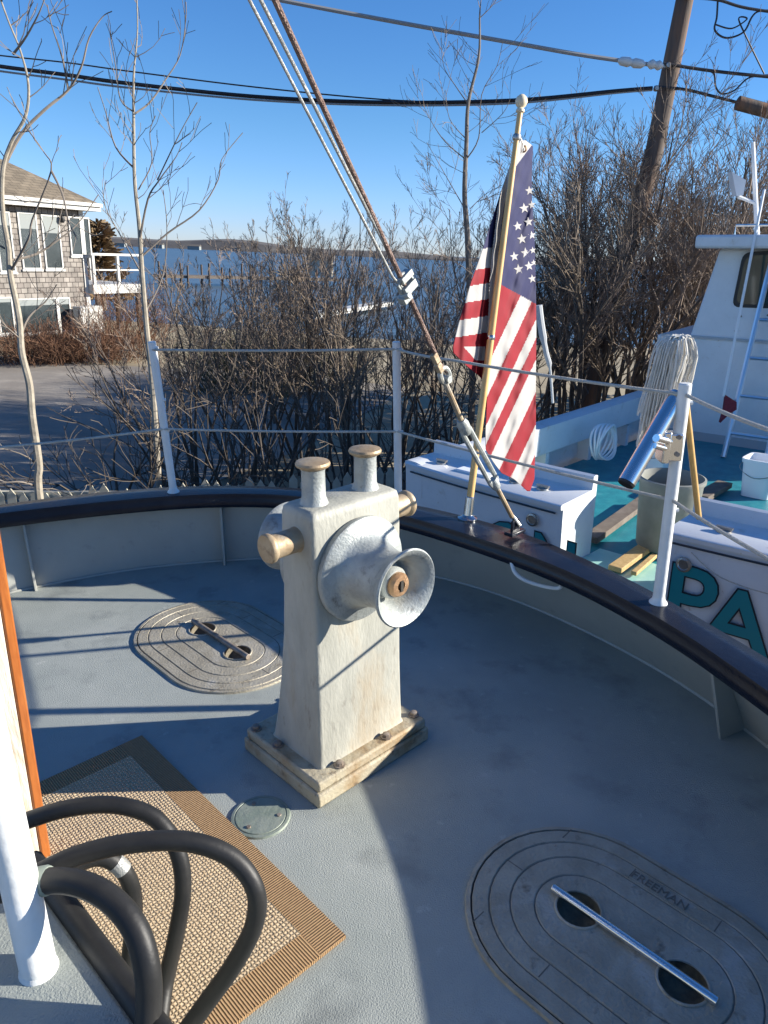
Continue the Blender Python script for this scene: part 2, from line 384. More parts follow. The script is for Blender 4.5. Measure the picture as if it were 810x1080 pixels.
# parking lot sheet and soil under the thicket
g = MB(); pl = [(-45, 8.6), (-3.2, 8.6), (-1.5, 12), (.5, 18.5), (-2, 20.2), (-45, 20.6)]
g.poly([(x, y, GZ + .008) for x, y in pl]); g.build('parking_lot', 'asphalt', kind='structure')
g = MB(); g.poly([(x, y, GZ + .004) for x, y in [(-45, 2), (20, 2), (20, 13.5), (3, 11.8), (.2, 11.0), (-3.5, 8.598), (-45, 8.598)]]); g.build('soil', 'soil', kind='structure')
g = MB(); g.poly([(-4000, 30, WZ), (4000, 30, WZ), (4000, 5000, WZ), (-4000, 5000, WZ)]); g.build('water', 'water', kind='structure')
# far shore: low hills
g = MB(); N = 90; rows = []
for i in range(N + 1):
    x = -1500 + 3000 * i / N; yb = 900 - .42 * (x + 300) if x < 300 else 648 - .1 * (x - 300)
    yb = max(yb, 420)
    h = 6.5 + 2.6 * math.sin(i * .37) + 1.8 * math.sin(i * 1.13 + 1) + random.uniform(-.6, .6)
    h *= yb / 700
    rows.append([(x, yb, WZ - .5), (x, yb + 6, WZ + 1.2), (x, yb + 30, WZ + h * .8), (x, yb + 80, WZ + h), (x, yb + 200, WZ + h * .9)])
for a, b in zip(rows, rows[1:]):
    for k in range(4): g.poly([a[k], b[k], b[k + 1], a[k + 1]])
g.build('hill', 'hill', kind='structure', smooth=False)
# small houses on the far shore
for px, wd, lab in ((128, 9, 'tiny white house on the far shore beside the shingled house'), (167, 10, 'tiny pale house on the far shore, just right of the straight young tree'),
                    (205, 12, 'tiny wide white house on the far shore near the tip of the dock'), (248, 9, 'tiny cream house on the far shore behind the thicket')):
    d = ray(CAM_L, px, 262); d = V((d.x, d.y, 0)).normalized(); p = d * 820; p.y = max(p.y, 700); p.z = WZ + 1.2
    t = thing('house', p, lab, 'house', 'houses on the far shore')
    MB().abox(p.x - wd / 2, p.x + wd / 2, p.y - 4, p.y + 4, p.z - 3, p.z + 2.2).build('wall', 'blind', t)
    r = MB(); r.prism([(p.x - wd / 2 - .4, p.y - 4.4, p.z + 2.21), (p.x - wd / 2 - .4, p.y + 4.4, p.z + 2.21), (p.x - wd / 2 - .4, p.y, p.z + 4.0)], (wd + .8, 0, 0)); r.build('roof', 'hill', t)

# ------------------------------------------------------------------ trees
def perp(d):
    u, w_ = frame_from(d); a = random.uniform(0, 2 * math.pi); return u * math.cos(a) + w_ * math.sin(a)
def grow(mb, p, d, L, r, lvl, mx, kids, wob=.16, up=.06, spread=.75, n=(5, 4, 3, 3), ratio=.55, start=.25, rmin=.0022):
    steps = max(3, 6 - lvl); pts = [p.copy()]; dirs = []; q = p.copy(); dd = d.normalized()
    for i in range(steps):
        dd = (dd + V((random.gauss(0, wob), random.gauss(0, wob), random.gauss(0, wob) + up))).normalized()
        q = q + dd * (L / steps); pts.append(q.copy()); dirs.append(dd.copy())
    rs = [max(r * (1 - .8 * i / steps), rmin) for i in range(steps + 1)]
    mb[min(lvl, len(mb) - 1)].tube(pts, rs, n[min(lvl, 3)], cap=False)
    if lvl < mx:
        for _ in range(kids[lvl]):
            f = random.uniform(start, .97); i = min(int(f * steps), steps - 1); fr = f * steps - i
            b = pts[i].lerp(pts[i + 1], fr); bd = (dirs[i] + perp(dirs[i]) * random.uniform(spread * .6, spread * 1.3)).normalized()
            bd.z += .12
            grow(mb, b, bd, L * ratio * random.uniform(.65, 1.15) * (1 - .35 * f), max(rs[i] * .6, rmin), lvl + 1, mx, kids, wob, up, spread, n, ratio, .15, rmin)
def bush(name, base, stems, h, spread, kids, label, cat, mats, group=None, r=.03, up=.07, mx=3, rad=.3, ratio=.5, lean=0, rmin=.003, start=.3):
    t = thing(name, base, label, cat, group); tr, cr = MB(), MB()
    for k in range(stems):
        a = 2 * math.pi * (k + random.random() * .7) / stems
        o = V((math.cos(a), math.sin(a), 0)) * random.uniform(0, rad)
        tilt = random.uniform(.05, spread)
        d = V((math.cos(a) * tilt + lean, math.sin(a) * tilt, 1))
        grow([tr, cr], V(base) + o, d, h * random.uniform(.65, 1.08), r * random.uniform(.6, 1.2), 0, mx, kids, wob=.12, up=up, ratio=ratio, rmin=rmin, start=start)
    tr.build('trunk', mats[0], t, recalc=False); cr.build('crown', mats[1], t, recalc=False)
    return t
def px_tree(name, Y, trunk, branches, label, mats, twig=(3, 2), r0=.05, group=None, tl=.5):
    base = ly(trunk[0][0], trunk[0][1], Y); base.z = gz(base.x, base.y)
    t = thing(name, base, label, 'tree', group); tr, cr = MB(), MB()
    P = [base] + [ly(x, y, Y) for x, y, *_ in trunk[1:]] if trunk[0][1] > 500 else [base] + [ly(x, y, Y) for x, y, *_ in trunk]
    P = smooth_path(P, 5); n = len(P)
    tr.tube(P, [max(r0 * (1 - i / n) ** .85, .006) for i in range(n)], 8, cap=False)
    for br in branches:
        rb = br[0] * .72; pts = [ly(x, y, Y + dy) for x, y, dy in br[1:]]
        S = smooth_path(pts, 4); m_ = len(S)
        rr = [max(rb * (1 - .85 * i / m_), .004) for i in range(m_)]
        cr.tube(S, rr, 6, cap=False)
        for _ in range(twig[0]):
            i = random.randrange(max(1, m_ // 4), m_ - 1); dd = (S[i + 1] - S[i]).normalized()
            grow([cr], S[i], dd + perp(dd) * .8, tl * random.uniform(.4, 1.1), max(rr[i] * .5, .0035), 2, 3, (0, 0, twig[1], 0), wob=.14, up=.1, rmin=.0028)
    for _ in range(twig[0] * 4):
        i = random.randrange(n // 3, n - 1); dd = (P[i + 1] - P[i]).normalized()
        grow([cr], P[i], dd * .6 + perp(dd), tl * random.uniform(.3, .8), .005, 2, 3, (0, 0, twig[1], 0), wob=.14, up=.12, rmin=.0028)
    tr.build('trunk', mats[0], t, recalc=False); cr.build('crown', mats[1], t, recalc=False)
    return t

px_tree('bare_tree', 5.9, [(44, 540), (41, 520), (41, 490), (34, 440), (31, 405), (23, 372), (20, 335), (11, 290), (9, 262), (3, 225), (3, 180), (12, 150), (27, 122), (30, 90), (22, 55), (8, 20), (-6, -20)],
        [(.02, (3, 178, 0), (22, 142, .1), (48, 115, .2), (72, 95, .3), (86, 70, .3), (94, 40, .35), (108, 18, .4), (118, 12, .4)),
         (.013, (14, 57, 0), (28, 38, -.1), (42, 12, -.2), (50, -10, -.2)), (.012, (72, 95, .3), (66, 62, .3), (54, 25, .3), (50, 5, .3)),
         (.016, (10, 275, 0), (38, 268, .2), (60, 254, .3), (82, 236, .4), (104, 205, .5)), (.015, (12, 285, 0), (30, 252, -.1), (34, 232, -.1), (54, 180, -.2), (46, 160, -.2), (28, 135, -.2)),
         (.012, (54, 180, -.2), (66, 205, -.2), (72, 232, -.3), (80, 250, -.3)),
         (.016, (20, 360, 0), (30, 335, .1), (48, 318, .2), (60, 300, .2)), (.012, (5, 262, 0), (-10, 250, 0), (-20, 215, 0)),
         (.013, (36, 512, 0), (18, 508, -.2), (-15, 512, -.3)), (.012, (38, 488, 0), (20, 478, -.1), (-10, 470, -.2)), (.008, (40, 516, 0), (58, 516, .1), (82, 526, .2))],
        'pale barked bare tree nearest the boat on the left, in front of the shingled house', ('bark_pale', 'bark_grey'), twig=(3, 2), r0=.037, tl=.5)
px_tree('bare_tree', 7.6, [(168, 520), (162, 420), (155, 350), (150, 290), (147, 240), (142, 190), (141, 130), (141, 80), (145, 30), (143, -30)],
        [(.014, (142, 120, 0), (158, 108, .1), (174, 85, .2), (190, 58, .3), (196, 20, .3), (196, 2, .3)), (.010, (141, 118, 0), (127, 105, -.1), (122, 70, -.1), (116, 35, -.2)),
         (.014, (142, 178, 0), (122, 155, .1), (112, 120, .2), (103, 92, .3)), (.016, (147, 255, 0), (156, 210, -.1), (168, 190, -.2), (186, 165, -.2), (192, 150, -.2)),
         (.016, (150, 270, 0), (178, 245, .1), (210, 222, .2), (230, 190, .3), (234, 168, .3), (256, 140, .4)), (.01, (166, 190, -.2), (190, 140, -.2), (208, 108, -.2)),
         (.01, (146, 200, 0), (160, 172, .1), (158, 140, .1), (164, 122, .1)), (.012, (153, 330, 0), (172, 290, .2), (176, 240, .2), (172, 200, .2)), (.012, (150, 290, 0), (128, 250, .2), (110, 215, .2), (112, 190, .2))],
        'slim straight bare tree right of the shingled house, rising past the overhead cables', ('bark_pale', 'bark_grey'), twig=(4, 2), r0=.034, tl=.55)
px_tree('bare_tree', 12, [(498, 420), (496, 330), (493, 250), (490, 205), (492, 150), (494, 108), (505, 60), (506, 15), (508, -5)],
        [(.014, (491, 168, 0), (470, 150, .1), (456, 130, .2), (446, 110, .2)), (.014, (492, 168, 0), (505, 145, -.1), (508, 100, -.1), (524, 70, -.2), (530, 45, -.2)),
         (.012, (494, 110, 0), (480, 90, .1), (468, 70, .1), (465, 40, .1)), (.010, (505, 20, 0), (520, 5, 0), (527, -8, 0)), (.012, (490, 220, 0), (470, 185, .1), (450, 150, .2)), (.01, (508, 140, -.1), (530, 120, -.2), (538, 105, -.2)),
         (.01, (490, 145, 0), (474, 125, -.2), (470, 95, -.2)), (.01, (496, 220, 0), (512, 205, .1), (530, 195, .1))],
        'tall thin bare sapling standing between the wire stay and the flag', ('bark_grey', 'twig_brown'), twig=(5, 3), r0=.06, tl=.8)

random.seed(21)
shr = [(205, 470, 9.6, 2.9, 11, 'bare shrub with upright twigs behind the left stanchion'),
       (262, 460, 10.4, 3.1, 12, 'bare grey brown shrub at the second clump right of the left stanchion'),
       (318, 455, 11.0, 3.5, 12, 'bare shrub behind the taller left bollard of the winch'),
       (372, 470, 9.8, 3.1, 11, 'bare shrub crossed by the wire stay left of the middle stanchion'),
       (425, 455, 11.2, 3.6, 12, 'bare shrub directly behind the middle white stanchion'),
       (472, 450, 11.6, 3.4, 11, 'bare shrub behind the wire stay just left of the flag'),
       (292, 440, 14.5, 3.3, 11, 'bare shrub farther back, left of the wire stay and below the far shore'),
       (350, 440, 14.0, 3.6, 11, 'bare shrub farther back, behind the floating dock end'),
       (545, 450, 12.4, 4.0, 11, 'bare shrub hidden in part by the flag')]
for i, (px, py, Y, h, st, lab) in enumerate(shr):
    b = ly(px, py, Y); b.z = gz(b.x, b.y)
    bush('bare_shrub', b, st, h, .55, (8, 6, 6, 0), lab, 'shrub', ('twig_dark', 'twig_brown' if i % 2 else 'twig_red'), 'bare shrubs of the thicket', r=.026, rad=.55, ratio=.40, rmin=.0026, start=.4)
# low tangled brush in the shade behind the rail
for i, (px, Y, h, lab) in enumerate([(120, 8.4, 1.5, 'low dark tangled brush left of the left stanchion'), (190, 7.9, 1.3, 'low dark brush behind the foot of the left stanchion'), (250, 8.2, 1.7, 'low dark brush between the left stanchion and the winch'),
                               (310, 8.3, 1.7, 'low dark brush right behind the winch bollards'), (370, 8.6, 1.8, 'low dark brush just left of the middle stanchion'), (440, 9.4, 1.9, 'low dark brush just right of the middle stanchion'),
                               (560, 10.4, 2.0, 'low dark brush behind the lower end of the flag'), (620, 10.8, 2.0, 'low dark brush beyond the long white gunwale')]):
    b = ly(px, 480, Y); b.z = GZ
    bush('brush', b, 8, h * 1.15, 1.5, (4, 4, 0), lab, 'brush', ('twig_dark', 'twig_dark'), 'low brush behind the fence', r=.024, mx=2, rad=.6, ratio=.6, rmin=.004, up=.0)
# big bush with the utility pole
random.seed(5)
for px, Y, h, st, lab, gm in [(595, 12.8, 4.3, 13, 'tall bare bush immediately right of the flag', 'twig_brown'), (645, 13.2, 4.9, 14, 'tall dense bare bush at the foot of the utility pole', 'twig_red'),
                          (700, 13.6, 5.1, 14, 'tall dense bare bush right of the utility pole', 'twig_red'), (760, 14.2, 5.2, 13, 'tall bare bush behind the wheelhouse roof', 'twig_brown'), (820, 14.8, 5.0, 10, 'tall bare bush at the right edge of the photo', 'twig_brown')]:
    b = ly(px, 440, Y); b.z = GZ
    bush('bare_bush', b, st + 2, h, .58, (11, 7, 7, 0), lab, 'bush', ('twig_dark', gm), 'tall bare bushes round the utility pole', r=.05, rad=.7, ratio=.46, rmin=.0034, up=.05)
# hedge by the house, reddish shrub, olive shrub
random.seed(9)
def twigball(name, base, size, count, L, label, cat, m, r=.006, group=None):
    t = thing(name, base, label, cat, group); tr, cr = MB(), MB()
    for k in range(count):
        f = V((random.uniform(-1, 1), random.uniform(-1, 1), 0)); p = V(base) + V((f.x * size[0] * .9, f.y * size[1] * .9, 0))
        hh = size[2] * random.uniform(.55, 1.05) * (1 - .45 * max(abs(f.x), abs(f.y)) ** 3)
        d = V((f.x * .5 + random.gauss(0, .3), f.y * .5 + random.gauss(0, .3), 1)).normalized()
        grow([tr, cr], p, d, hh, r, 0, 1, (7, 0), wob=.2, up=.02, ratio=L, rmin=.004, n=(4, 3, 3, 3))
    tr.build('trunk', m, t, recalc=False); cr.build('crown', m, t, recalc=False)
hb = [(18, 20.0), (45, 20.3), (72, 20.6), (98, 20.9), (122, 21.4)]
for i, (px, Y) in enumerate(hb):
    b = ly(px, 385, Y); b.z = gz(b.x, b.y)
    twigball('hedge_shrub', b, (.95, .7, 1.25 if i else 1.1), 150, .5, ['leftmost rust brown hedge shrub under the big low window', 'rust brown hedge shrub second from left under the low window', 'middle rust brown hedge shrub of the row', 'rust brown hedge shrub below the air conditioner', 'rightmost rust brown hedge shrub near the house corner'][i], 'shrub', 'twig_rust', r=.008, group='hedge in front of the house')
b = ly(133, 350, 25.5); b.z = gz(b.x, b.y)
twigball('red_shrub', b, (1.3, 1.0, 2.3), 130, .45, 'reddish bare shrub under the white balcony', 'shrub', 'twig_rust', r=.012)
for px, Y, sz, lab in ((262, 17.5, (1.2, 1, 1.9), 'rounded olive brown shrub beyond the parking lot, left of the two'), (318, 18, (1.35, 1, 2.0), 'rounded olive brown shrub beyond the parking lot, right of the two')):
    b = ly(px, 400, Y); b.z = gz(b.x, b.y)
    twigball('olive_shrub', b, sz, 190, .5, lab, 'shrub', 'twig_olive', r=.011)
# evergreens
def evergreen(base, h, rad, label, m):
    t = thing('evergreen_tree', base, label, 'tree'); tr, cr = MB(), MB()
    tr.tube([V(base), V(base) + V((0, 0, h * .95))], [.16, .03], 7, cap=False)
    for k in range(1500):
        z = random.random() ** .8; rr = rad * (1 - z * .8) * math.sqrt(random.random()) * (.75 + .35 * math.sin(z * 23)); a = random.uniform(0, 6.28)
        p = V(base) + V((rr * math.cos(a), rr * math.sin(a), h * (.12 + .88 * z)))
        d = V((math.cos(a), math.sin(a), random.uniform(-.3, .6))).normalized(); q = perp(d); L = random.uniform(.25, .55)
        cr.poly([p - q * .06, p + q * .06, p + d * L + q * .03, p + d * L - q * .05])
    tr.build('trunk', 'bark_grey', t, recalc=False); cr.build('crown', m, t, recalc=False, smooth=False)
b = ly(110, 330, 38); b.z = gz(b.x, 33); evergreen(b, 4.1, 1.4, 'brown green evergreen just right of the house corner', 'needle_rust')
b = ly(835, 420, 17); b.z = GZ; evergreen(b, 6.0, 2.6, 'rust brown leafy tree at the right edge above the wheelhouse', 'twig_rust')

# ------------------------------------------------------------------ utility pole and overhead lines
PY = 13.0
pt = [ly(645, 330, PY), ly(690, 160, PY), ly(728, -30, PY)]
pb = pt[0] + (pt[0] - pt[1]) * 1.6; pb = pt[0] + (pt[0] - pt[1]) * ((pt[0].z - GZ) / (pt[1].z - pt[0].z))
t = thing('utility_pole', pb, 'leaning brown wooden utility pole rising out of the bare bushes', 'pole')
dirp = (pt[2] - pt[0]).normalized(); top = pt[2] + dirp * 1.2
MB().tube([pb, pt[0], pt[1], pt[2], top], [.17, .155, .14, .125, .115], 14).build('shaft', 'pole_wood', t)
for px, py in ((700, 72), (688, 96)):
    c = ly(px, py, PY); c = c + V((0, -.17, 0))
    MB().lathe([(-.05, .03), (.02, .045), (.05, .03)], c, (0, -1, 0), 10).build('bracket', 'dull_steel', t)
def line(name, pts, r, m, label, group='overhead lines', Y=PY - .18, seg=6):
    P = smooth_path([ly(x, y, Y + (d[0] if d else 0)) for x, y, *d in pts], seg)
    MB().tube(P, r, 6).build(name, m, loc=P[0], label=label, cat='cable', group=group)
line('power_cable', [(-60, 60), (0, 70), (70, 79), (135, 88), (270, 102), (405, 108), (540, 106), (650, 96), (688, 93)], 0.03, 'cable_black', 'thick black overhead cable sagging across the left and middle of the sky')
line('power_cable', [(-60, 66), (0, 75), (70, 84), (135, 92.5), (270, 105.5), (405, 111), (540, 109), (650, 98), (688, 95)], 0.016, 'cable_grey', 'thin grey line hanging just under the thick black overhead cable')
line('power_cable', [(-60, 50), (0, 58.5), (70, 66), (135, 75), (270, 92), (405, 105), (500, 108.5)], .011, 'cable_black', 'thin dark line above the thick black cable on the left')
line('power_cable', [(230, -14), (290, -1), (400, 20), (540, 45), (620, 59), (700, 70)], .03, 'cable_grey', 'pale overhead cable running down from the top edge to the pole')
line('power_cable', [(700, 67), (745, 74), (800, 80), (870, 86)], .024, 'cable_black', 'dark cable leaving the pole to the right at the insulators')
line('power_cable', [(690, 92), (720, 94), (750, 101), (785, 110), (870, 133)], .022, 'cable_black', 'dark cable leaving the pole to the right, carrying the splice case')
line('power_cable', [(720, -3), (757, 0), (790, 9), (870, 20)], .02, 'cable_black', 'black cable in the top right corner above the loops')
line('power_cable', [(757, 0), (756, 18), (754, 32), (766, 40), (784, 34), (793, 18), (800, 12), (812, 11)], .014, 'cable_black', 'loop of slack black cable hanging in the top right corner')
line('power_cable', [(755, 26), (772, 30), (788, 20), (779, 20), (790, 45), (806, 78)], .011, 'cable_black', 'thin drop wire slanting down at the top right edge')
line('power_cable', [(745, 74), (753, 78), (755, 92), (762, 99), (775, 95), (790, 82), (812, 79)], .013, 'cable_black', 'thin jumper wire curling between the two right hand cables')
a, b = ly(776, 108, PY - .2), ly(850, 128, PY - .2); dd = b - a
MB().lathe([(0, .03), (.03, .1), (dd.length, .1)], a, dd, 14).build('splice_case', 'pole_wood', loc=a, label='brown tubular splice case hung on the cable at the right edge', cat='splice case')
for px, py, l, lab in ((666, 65.5, .42, 'long pale insulator on the overhead cable left of the pole'), (691, 68, .25, 'short pale insulator on the overhead cable next to the pole')):
    a = ly(px - 10, py - 1, PY - .2); b = ly(px + 10, py + 2, PY - .2); d = (b - a).normalized(); c = (a + b) / 2
    MB().lathe([(-l / 2, .02), (-l / 2 + .05, .06), (-.05, .07), (0, .045), (.05, .07), (l / 2 - .05, .06), (l / 2, .02)], c, d, 12).build('insulator', 'porcelain', loc=c, label=lab, cat='insulator', group='insulators on the overhead cable')

# ------------------------------------------------------------------ shingled house
al = V((.5, .87, 0)).normalized(); no = V((.87, -.5, 0)).normalized(); up = V((0, 0, 1))
hc = lz(97, 350, GZ)
def fac(px, py):
    p = atp(px, py, hc, no, CAM_L); return (p - hc).dot(al), p.z
EZ = fac(97, 219)[1]; LEN, DEP = 13.0, 8.5
t = thing('shingled_house', hc, 'grey shingled two storey house with white trim and brown roof', 'house')
def hp(s, d, z): return hc + al * s + no * d + up * (z - hc.z)          # s along facade (negative = towards us), d outwards
wl = MB()
def wallquad(a, b, z0, z1, L):
    wl.poly([V((a.x, a.y, z0)), V((b.x, b.y, z0)), V((b.x, b.y, z1)), V((a.x, a.y, z1))], 0, [(0, z0), (L, z0), (L, z1), (0, z1)])
c0, c1, c2, c3 = hp(-LEN, 0, 0), hp(0, 0, 0), hp(0, -DEP, 0), hp(-LEN, -DEP, 0)
wallquad(c0, c1, GZ - .2, EZ, LEN); wallquad(c1, c2, GZ - .2, EZ, DEP); wallquad(c2, c3, GZ - .2, EZ, LEN); wallquad(c3, c0, GZ - .2, EZ, DEP)
wl.build('wall', 'cedar_shingle', t, smooth=False)
rf = MB(); ov = .45; RH = 2.9
e0, e1, e2, e3 = hp(-LEN - ov, ov, EZ + .12), hp(ov, ov, EZ + .12), hp(ov, -DEP - ov, EZ + .12), hp(-LEN - ov, -DEP - ov, EZ + .12)
r0, r1 = hp(-LEN + 4, -DEP / 2, EZ + RH), hp(-4.4, -DEP / 2, EZ + RH)
for q in ((e0, e1, r1, r0), (e2, e3, r0, r1)): rf.poly(q, 0, [(0, 0), (LEN, 0), (LEN - 4, 5), (4, 5)])
rf.poly((e1, e2, r1), 0, [(0, 0), (DEP, 0), (DEP / 2, 5)]); rf.poly((e3, e0, r0), 0, [(0, 0), (DEP, 0), (DEP / 2, 5)])
rf.build('roof', 'roof_shingle', t, smooth=False)
sf = MB()
for a, b in ((e0, e1), (e1, e2)):
    d = (b - a).normalized(); n_ = d.cross(up)
    sf.box((a + b) / 2 - up * .13, (b - a) / 2, n_ * .03, up * .12)
    sf.box((a + b) / 2 + n_ * .07 - up * .05, (b - a) / 2, n_ * .05, up * .055)
sf.poly([e0 - up * .22, e1 - up * .22, e2 - up * .22, e3 - up * .22])
sf.build('gutter', 'fascia', t)
cb = MB(); cb.box(hp(-.06, .015, (EZ + GZ) / 2), al * .085, no * .03, up * ((EZ - GZ) / 2 - .1)); cb.box(hp(.012, -.06, (EZ + GZ) / 2), no * .07, al * .02, up * ((EZ - GZ) / 2 - .1))
cb.build('corner_board', 'fascia', t)
def window(xl, xr, yt, yb, blind=.35, mull=0, ac=None):
    s0, z1a = fac(xl, yt); s1, _ = fac(xr, yt); _, z0 = fac(xr, yb); z1 = z1a
    fr = MB(); w2, h2 = (s1 - s0) / 2, (z1 - z0) / 2; cx, cz = (s0 + s1) / 2, (z0 + z1) / 2; tw = .05
    for sx in (-1, 1): fr.box(hp(cx + sx * (w2 - tw / 2), 0.022, cz), al * tw / 2, no * .02, up * h2)
    for sz in (-1, 1): fr.box(hp(cx, .025, cz + sz * (h2 - tw / 2)), al * (w2 - .002), no * .02, up * tw / 2)
    fr.box(hp(cx, .03, cz - h2 - .03), al * (w2 + .04), no * .035, up * .035)
    for k in range(mull): fr.box(hp(s0 + (s1 - s0) * (.74 if mull == 1 else (k + 1) / (mull + 1)), .031, cz), al * .06, no * .04, up * (h2 - tw))
    f = fr.build('window', 'fascia', t)
    MB().box(hp(cx, .012, cz), al * (w2 - .05), no * .008, up * (h2 - .05)).build('pane', 'house_glass', f)
    if blind: MB().box(hp(cx, .022, cz + h2 - tw - blind * h2), al * (w2 - tw), no * .005, up * blind * h2).build('blind', 'blind', f)
window(17, 37, 223, 284, .26); window(42, 61, 226, 284, .30); window(71, 93, 228, 270, 0); window(-8, 9, 222, 287, .2)
window(17, 73, 315, 349, .16, mull=1); window(-60, 12, 315, 352, .1, mull=1)
# porch lamp by the window
s_, z_ = fac(63, 231); MB().lathe([(0, .05), (.08, .09), (.2, .07), (.24, .02)], hp(s_, .13, z_ - .12), up, 10).build('wall_lamp', 'black_trim', t)
# balcony beyond the corner
bz = fac(97, 301)[1]
bb = MB(); bb.box(hp(1.2, -1.2, bz - .12), al * 1.2, no * 1.5, up * .16); bl = bb.build('balcony', 'fascia', t)
n_p = 3
for d in (.3, -2.6):
    rr = MB()
    for k in range(n_p): rr.box(hp(0.1 + 2.2 * k / (n_p - 1), d - .05, bz + .55), al * .05, no * .05, up * .51)
    rr.box(hp(1.2, d - .05, bz + 1.09), al * 1.2, no * .07, up * .04); rr.box(hp(1.2, d - .05, bz + .55), al * 1.15, no * .02, up * .025)
    rr.build('railing', 'fascia', bl)
for k in (.3, 1.2, 2.2): MB().box(hp(k, .1, (bz + GZ) / 2 - .2), al * .07, no * .07, up * ((bz - GZ) / 2 + .05)).build('post', 'pole_wood', bl)
# air conditioner
s0, z1 = fac(79, 322); s1, z0 = fac(103, 347); z0 = z1 - 1.0; s0, s1 = s1 - 1.35, s1 - .05
p = hp((s0 + s1) / 2, .45, z0)
ta = thing('air_conditioner', p, 'white outdoor air conditioner unit with round fan grille at the house corner', 'air conditioner')
c = (z0 + z1) / 2
MB().box(hp((s0 + s1) / 2, .45, c), al * .5, no * .2, up * (z1 - z0) / 2).build('casing', 'fascia', ta, bevel=.03)
MB().lathe([(0, .36), (.03, .36), (.03, .31), (.012, .30), (.012, .08), (.03, .06), (.03, .0)], hp((s0 + s1) / 2 + .08, .645, c), no, 24, mats=[0, 0, 0, 0, 1, 0, 0]).build('fan_grille', ['dull_steel', 'black_trim'], ta)
for k in (-.38, .38): MB().box(hp((s0 + s1) / 2 + k, .45, (z0 + GZ) / 2), al * .04, no * .2, up * (z0 - GZ) / 2).build('leg', 'dull_steel', ta)

# ------------------------------------------------------------------ water's edge: pile dock, floating dock, moored boat
def dock(name, p0, p1, w_, label, deckz, piles, mdeck, rail=None, hp_=1.2):
    p0, p1 = V(p0), V(p1); d = (p1 - p0).normalized(); n_ = V((-d.y, d.x, 0)); t = thing(name, (p0.x, p0.y, WZ), label, 'dock')
    MB().box(((p0.x + p1.x) / 2, (p0.y + p1.y) / 2, deckz), (p1 - p0) / 2, n_ * w_ / 2, up * .16).build('platform', mdeck, t)
    for k in range(piles):
        q = p0.lerp(p1, (k + .3) / piles)
        for s_ in (-1, 1):
            c = V((q.x, q.y, 0)) + n_ * s_ * (w_ / 2 + .12)
            MB().tube([(c.x, c.y, WZ - 1), (c.x, c.y, deckz + hp_ * random.uniform(.7, 1.1))], .13, 7).build('pile', 'pole_wood', t)
p0 = lz(165, 300, WZ); p1 = lz(352, 303, WZ)
dock('pile_dock', p0, p1, 3, 'dark pile dock running out into the bay behind the thicket', WZ + 1.0, 9, 'plank_dark', hp_=1.6)
p0 = lz(325, 333, WZ + .4); p1 = lz(408, 320, WZ + .4)
dock('floating_dock', p0, p1, 1.2, 'low white edged floating dock at the near shore', WZ + .4, 3, 'fascia', hp_=.8)
# dock hut
p = lz(338, 300, WZ); p.z = WZ + 1.17
th = thing('dock_hut', p, 'small grey hut on the end of the pile dock', 'hut')
MB().box(p + V((0, 0, 1.1)), V((1.7, 0, 0)), V((0, 1.2, 0)), V((0, 0, 1.1))).build('wall', 'weathered_wood', th)
MB().prism([p + V((-2, -1.5, 2.21)), p + V((-2, 1.5, 2.21)), p + V((-2, 0, 3.1))], (4, 0, 0)).build('roof', 'hill', th)
# dark moored boat glimpsed right of the flag
p = ly(598, 336, 30); tb = thing('moored_boat', p, 'dark hulled boat with a white rail glimpsed right of the flag', 'boat')
hb_ = MB(); secs = []
for k, (s_, w_, h0) in enumerate([(-1.6, .62, .0), (-.6, .72, -.02), (.5, .62, 0), (1.3, .34, .06), (1.75, .03, .14)]):
    secs.append([p + V((s_, -w_, .62 + h0)), p + V((s_, -w_ * .8, .12)), p + V((s_, 0, -.12)), p + V((s_, w_ * .8, .12)), p + V((s_, w_, .62 + h0))])
for a, b in zip(secs, secs[1:]):
    for k in range(4): hb_.poly([a[k], b[k], b[k + 1], a[k + 1]])
hb_.poly(secs[0]); hb_.build('hull', 'hull_paint', tb)
rl = MB()
for k in (0, 4): rl.tube([s_[k] + V((0, 0, .03)) for s_ in secs], .05, 6)
rl.build('rail', 'fascia', tb)
st = MB()
for sx in (-1, .8): st.abox(p.x + sx - .05, p.x + sx + .05, p.y - .4, p.y + .4, gz(p.x, p.y), p.z)
st.build('cradle', 'plank_dark', tb)

# picket fence close behind the rail
fy = 6.9
fa = ly(60, 512, fy); fb = ly(412, 492, fy + .4); hA, hB = fa.z - .05, fb.z - .05
t = thing('picket_fence', (fa.x, fa.y, GZ), 'weathered wooden picket fence just beyond the far rail', 'fence')
pk = MB(); d = V((fb.x - fa.x, fb.y - fa.y, 0)); n = 30; nn = d.normalized(); fn = V((-nn.y, nn.x, 0))
for k in range(-6, n + 1):
    q = V((fa.x, fa.y, 0)) + d * k / n; hz = hA + (hB - hA) * k / n + random.uniform(-.05, .05); hw = .042
    if random.random() < .12: hz -= .25
    a = [q + nn * -hw + up * GZ, q + nn * hw + up * GZ, q + nn * hw + up * (hz - .07), q + up * hz, q - nn * hw + up * (hz - .07)]
    pk.prism(a, fn * .02)
pk.build('picket', 'picket', t, smooth=False)
rl = MB()
for z in (-.8, -1.3): rl.box(V((fa.x, fa.y, z)) + d * .4 + fn * .05, d * .6, fn * .025, up * .04)
rl.build('fence_rail', 'picket', t)

